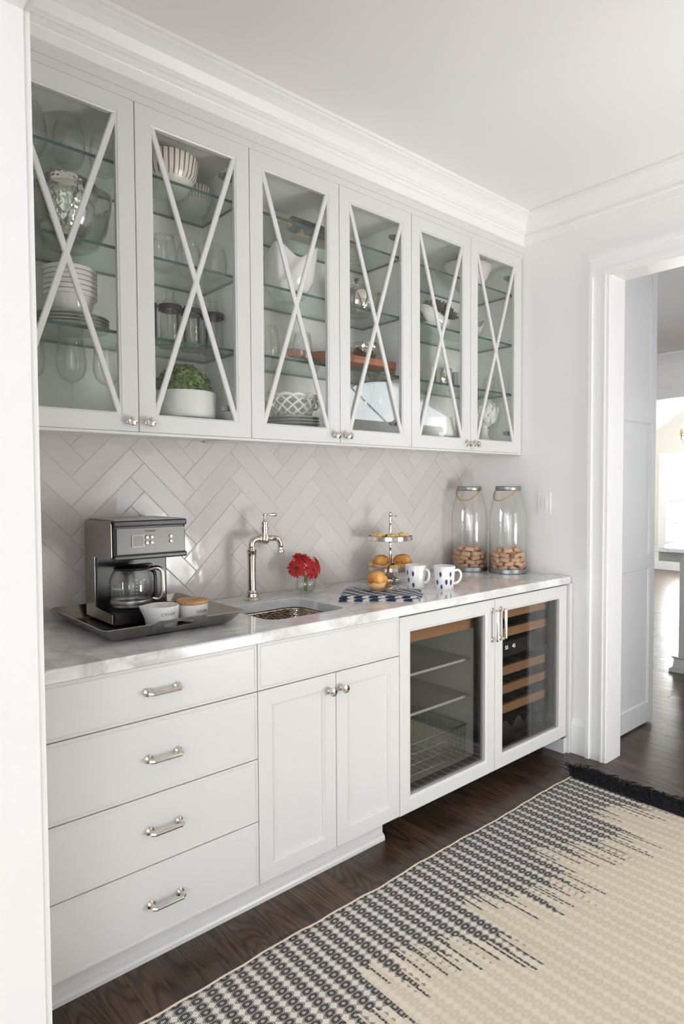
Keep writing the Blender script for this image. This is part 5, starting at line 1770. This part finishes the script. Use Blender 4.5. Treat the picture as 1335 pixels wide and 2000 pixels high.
# ================================================================== kitchen island and chandelier beyond the doorway
t = thing('kitchen_island', 'grey-green kitchen island with pale stone top beyond the doorway', 'island', (1.93, -.40, 0))
obj('stone_top', bx(-.05, 1.15, -1.70, .215, .885, .915, .004), MAT['marble'], t)
obj('cabinet_body', bx(.02, 1.05, -1.60, -.012, .105, .884), MAT['island'], t)
obj('apron', bx(.10, 1.05, -.012, .19, .80, .884), MAT['island'], t)
obj('corner_post', bx(0.0, .07, -.075, -.002, .105, .884, .003), MAT['island'], t)
obj('drawer_front', slab_front(0, 0, 0, 0, 0) if False else bx(.006, .02, -.62, -.085, .705, .868, .002), MAT['island'], t)
def sideways(bm, x_):
    # a front built to face -y, turned to face -x
    bm.transform(Matrix.Translation((x_, 0, 0)) @ Matrix.Rotation(-PI / 2, 4, 'Z'))
    return bm
d = obj('door', sideways(shaker_front(.085, .62, .125, .69, 0, .065, .014), .006), MAT['island'], t)
obj('plinth', bx(.03, 1.05, -1.60, -.03, 0, .105), MAT['island'], t)
bm = nb()
loft(bm, [[(.035 + s_ * k, -.040 + q_ * k, z_) for s_, q_ in ((-1, -1), (1, -1), (1, 1), (-1, 1))] for z_, k in ((0, .085), (.022, .085), (.030, .066), (.095, .060), (.105, .072), (.112, .072))])
obj('bracket_foot', bm, MAT['island'], t)

t = thing('chandelier', 'candle ring chandelier hanging in the vaulted room beyond', 'chandelier', (6.30, .83, 2.05))
R_ = .46
obj('ring', tb([(R_ * math.cos(2 * PI * i / 40), R_ * math.sin(2 * PI * i / 40), 0) for i in range(40)], .008, 8, True), MAT['nickel'], t, True)
for k in range(8):
    a = 2 * PI * k / 8 + 2.36
    cx_, cy_ = R_ * math.cos(a), R_ * math.sin(a)
    obj('candle_cup', lt([(0, -.015), (.012, -.012), (.030, 0), (.032, .012), (0, .012)], 16, (cx_, cy_, 0)), MAT['nickel'], t, True)
    obj('candle_sleeve', lt([(0, .012), (.013, .012), (.013, .085), (0, .085)], 12, (cx_, cy_, 0)), MAT['pin_wood'], t, True)
    obj('bulb', lt([(0, .085), (.010, .090), (.014, .105), (.008, .130), (0, .145)], 12, (cx_, cy_, 0)), MAT['ceramic'], t, True)
    obj('arm', tb([(cx_, cy_, -.01), (cx_ * .92, cy_ * .92, -.11), (cx_ * .66, cy_ * .66, -.21), (cx_ * .30, cy_ * .30, -.26), (0, 0, -.27)], .006, 6), MAT['nickel'], t, True)
obj('stem', tb([(0, 0, -.29), (0, 0, 1.28)], .010, 8), MAT['nickel'], t, True)
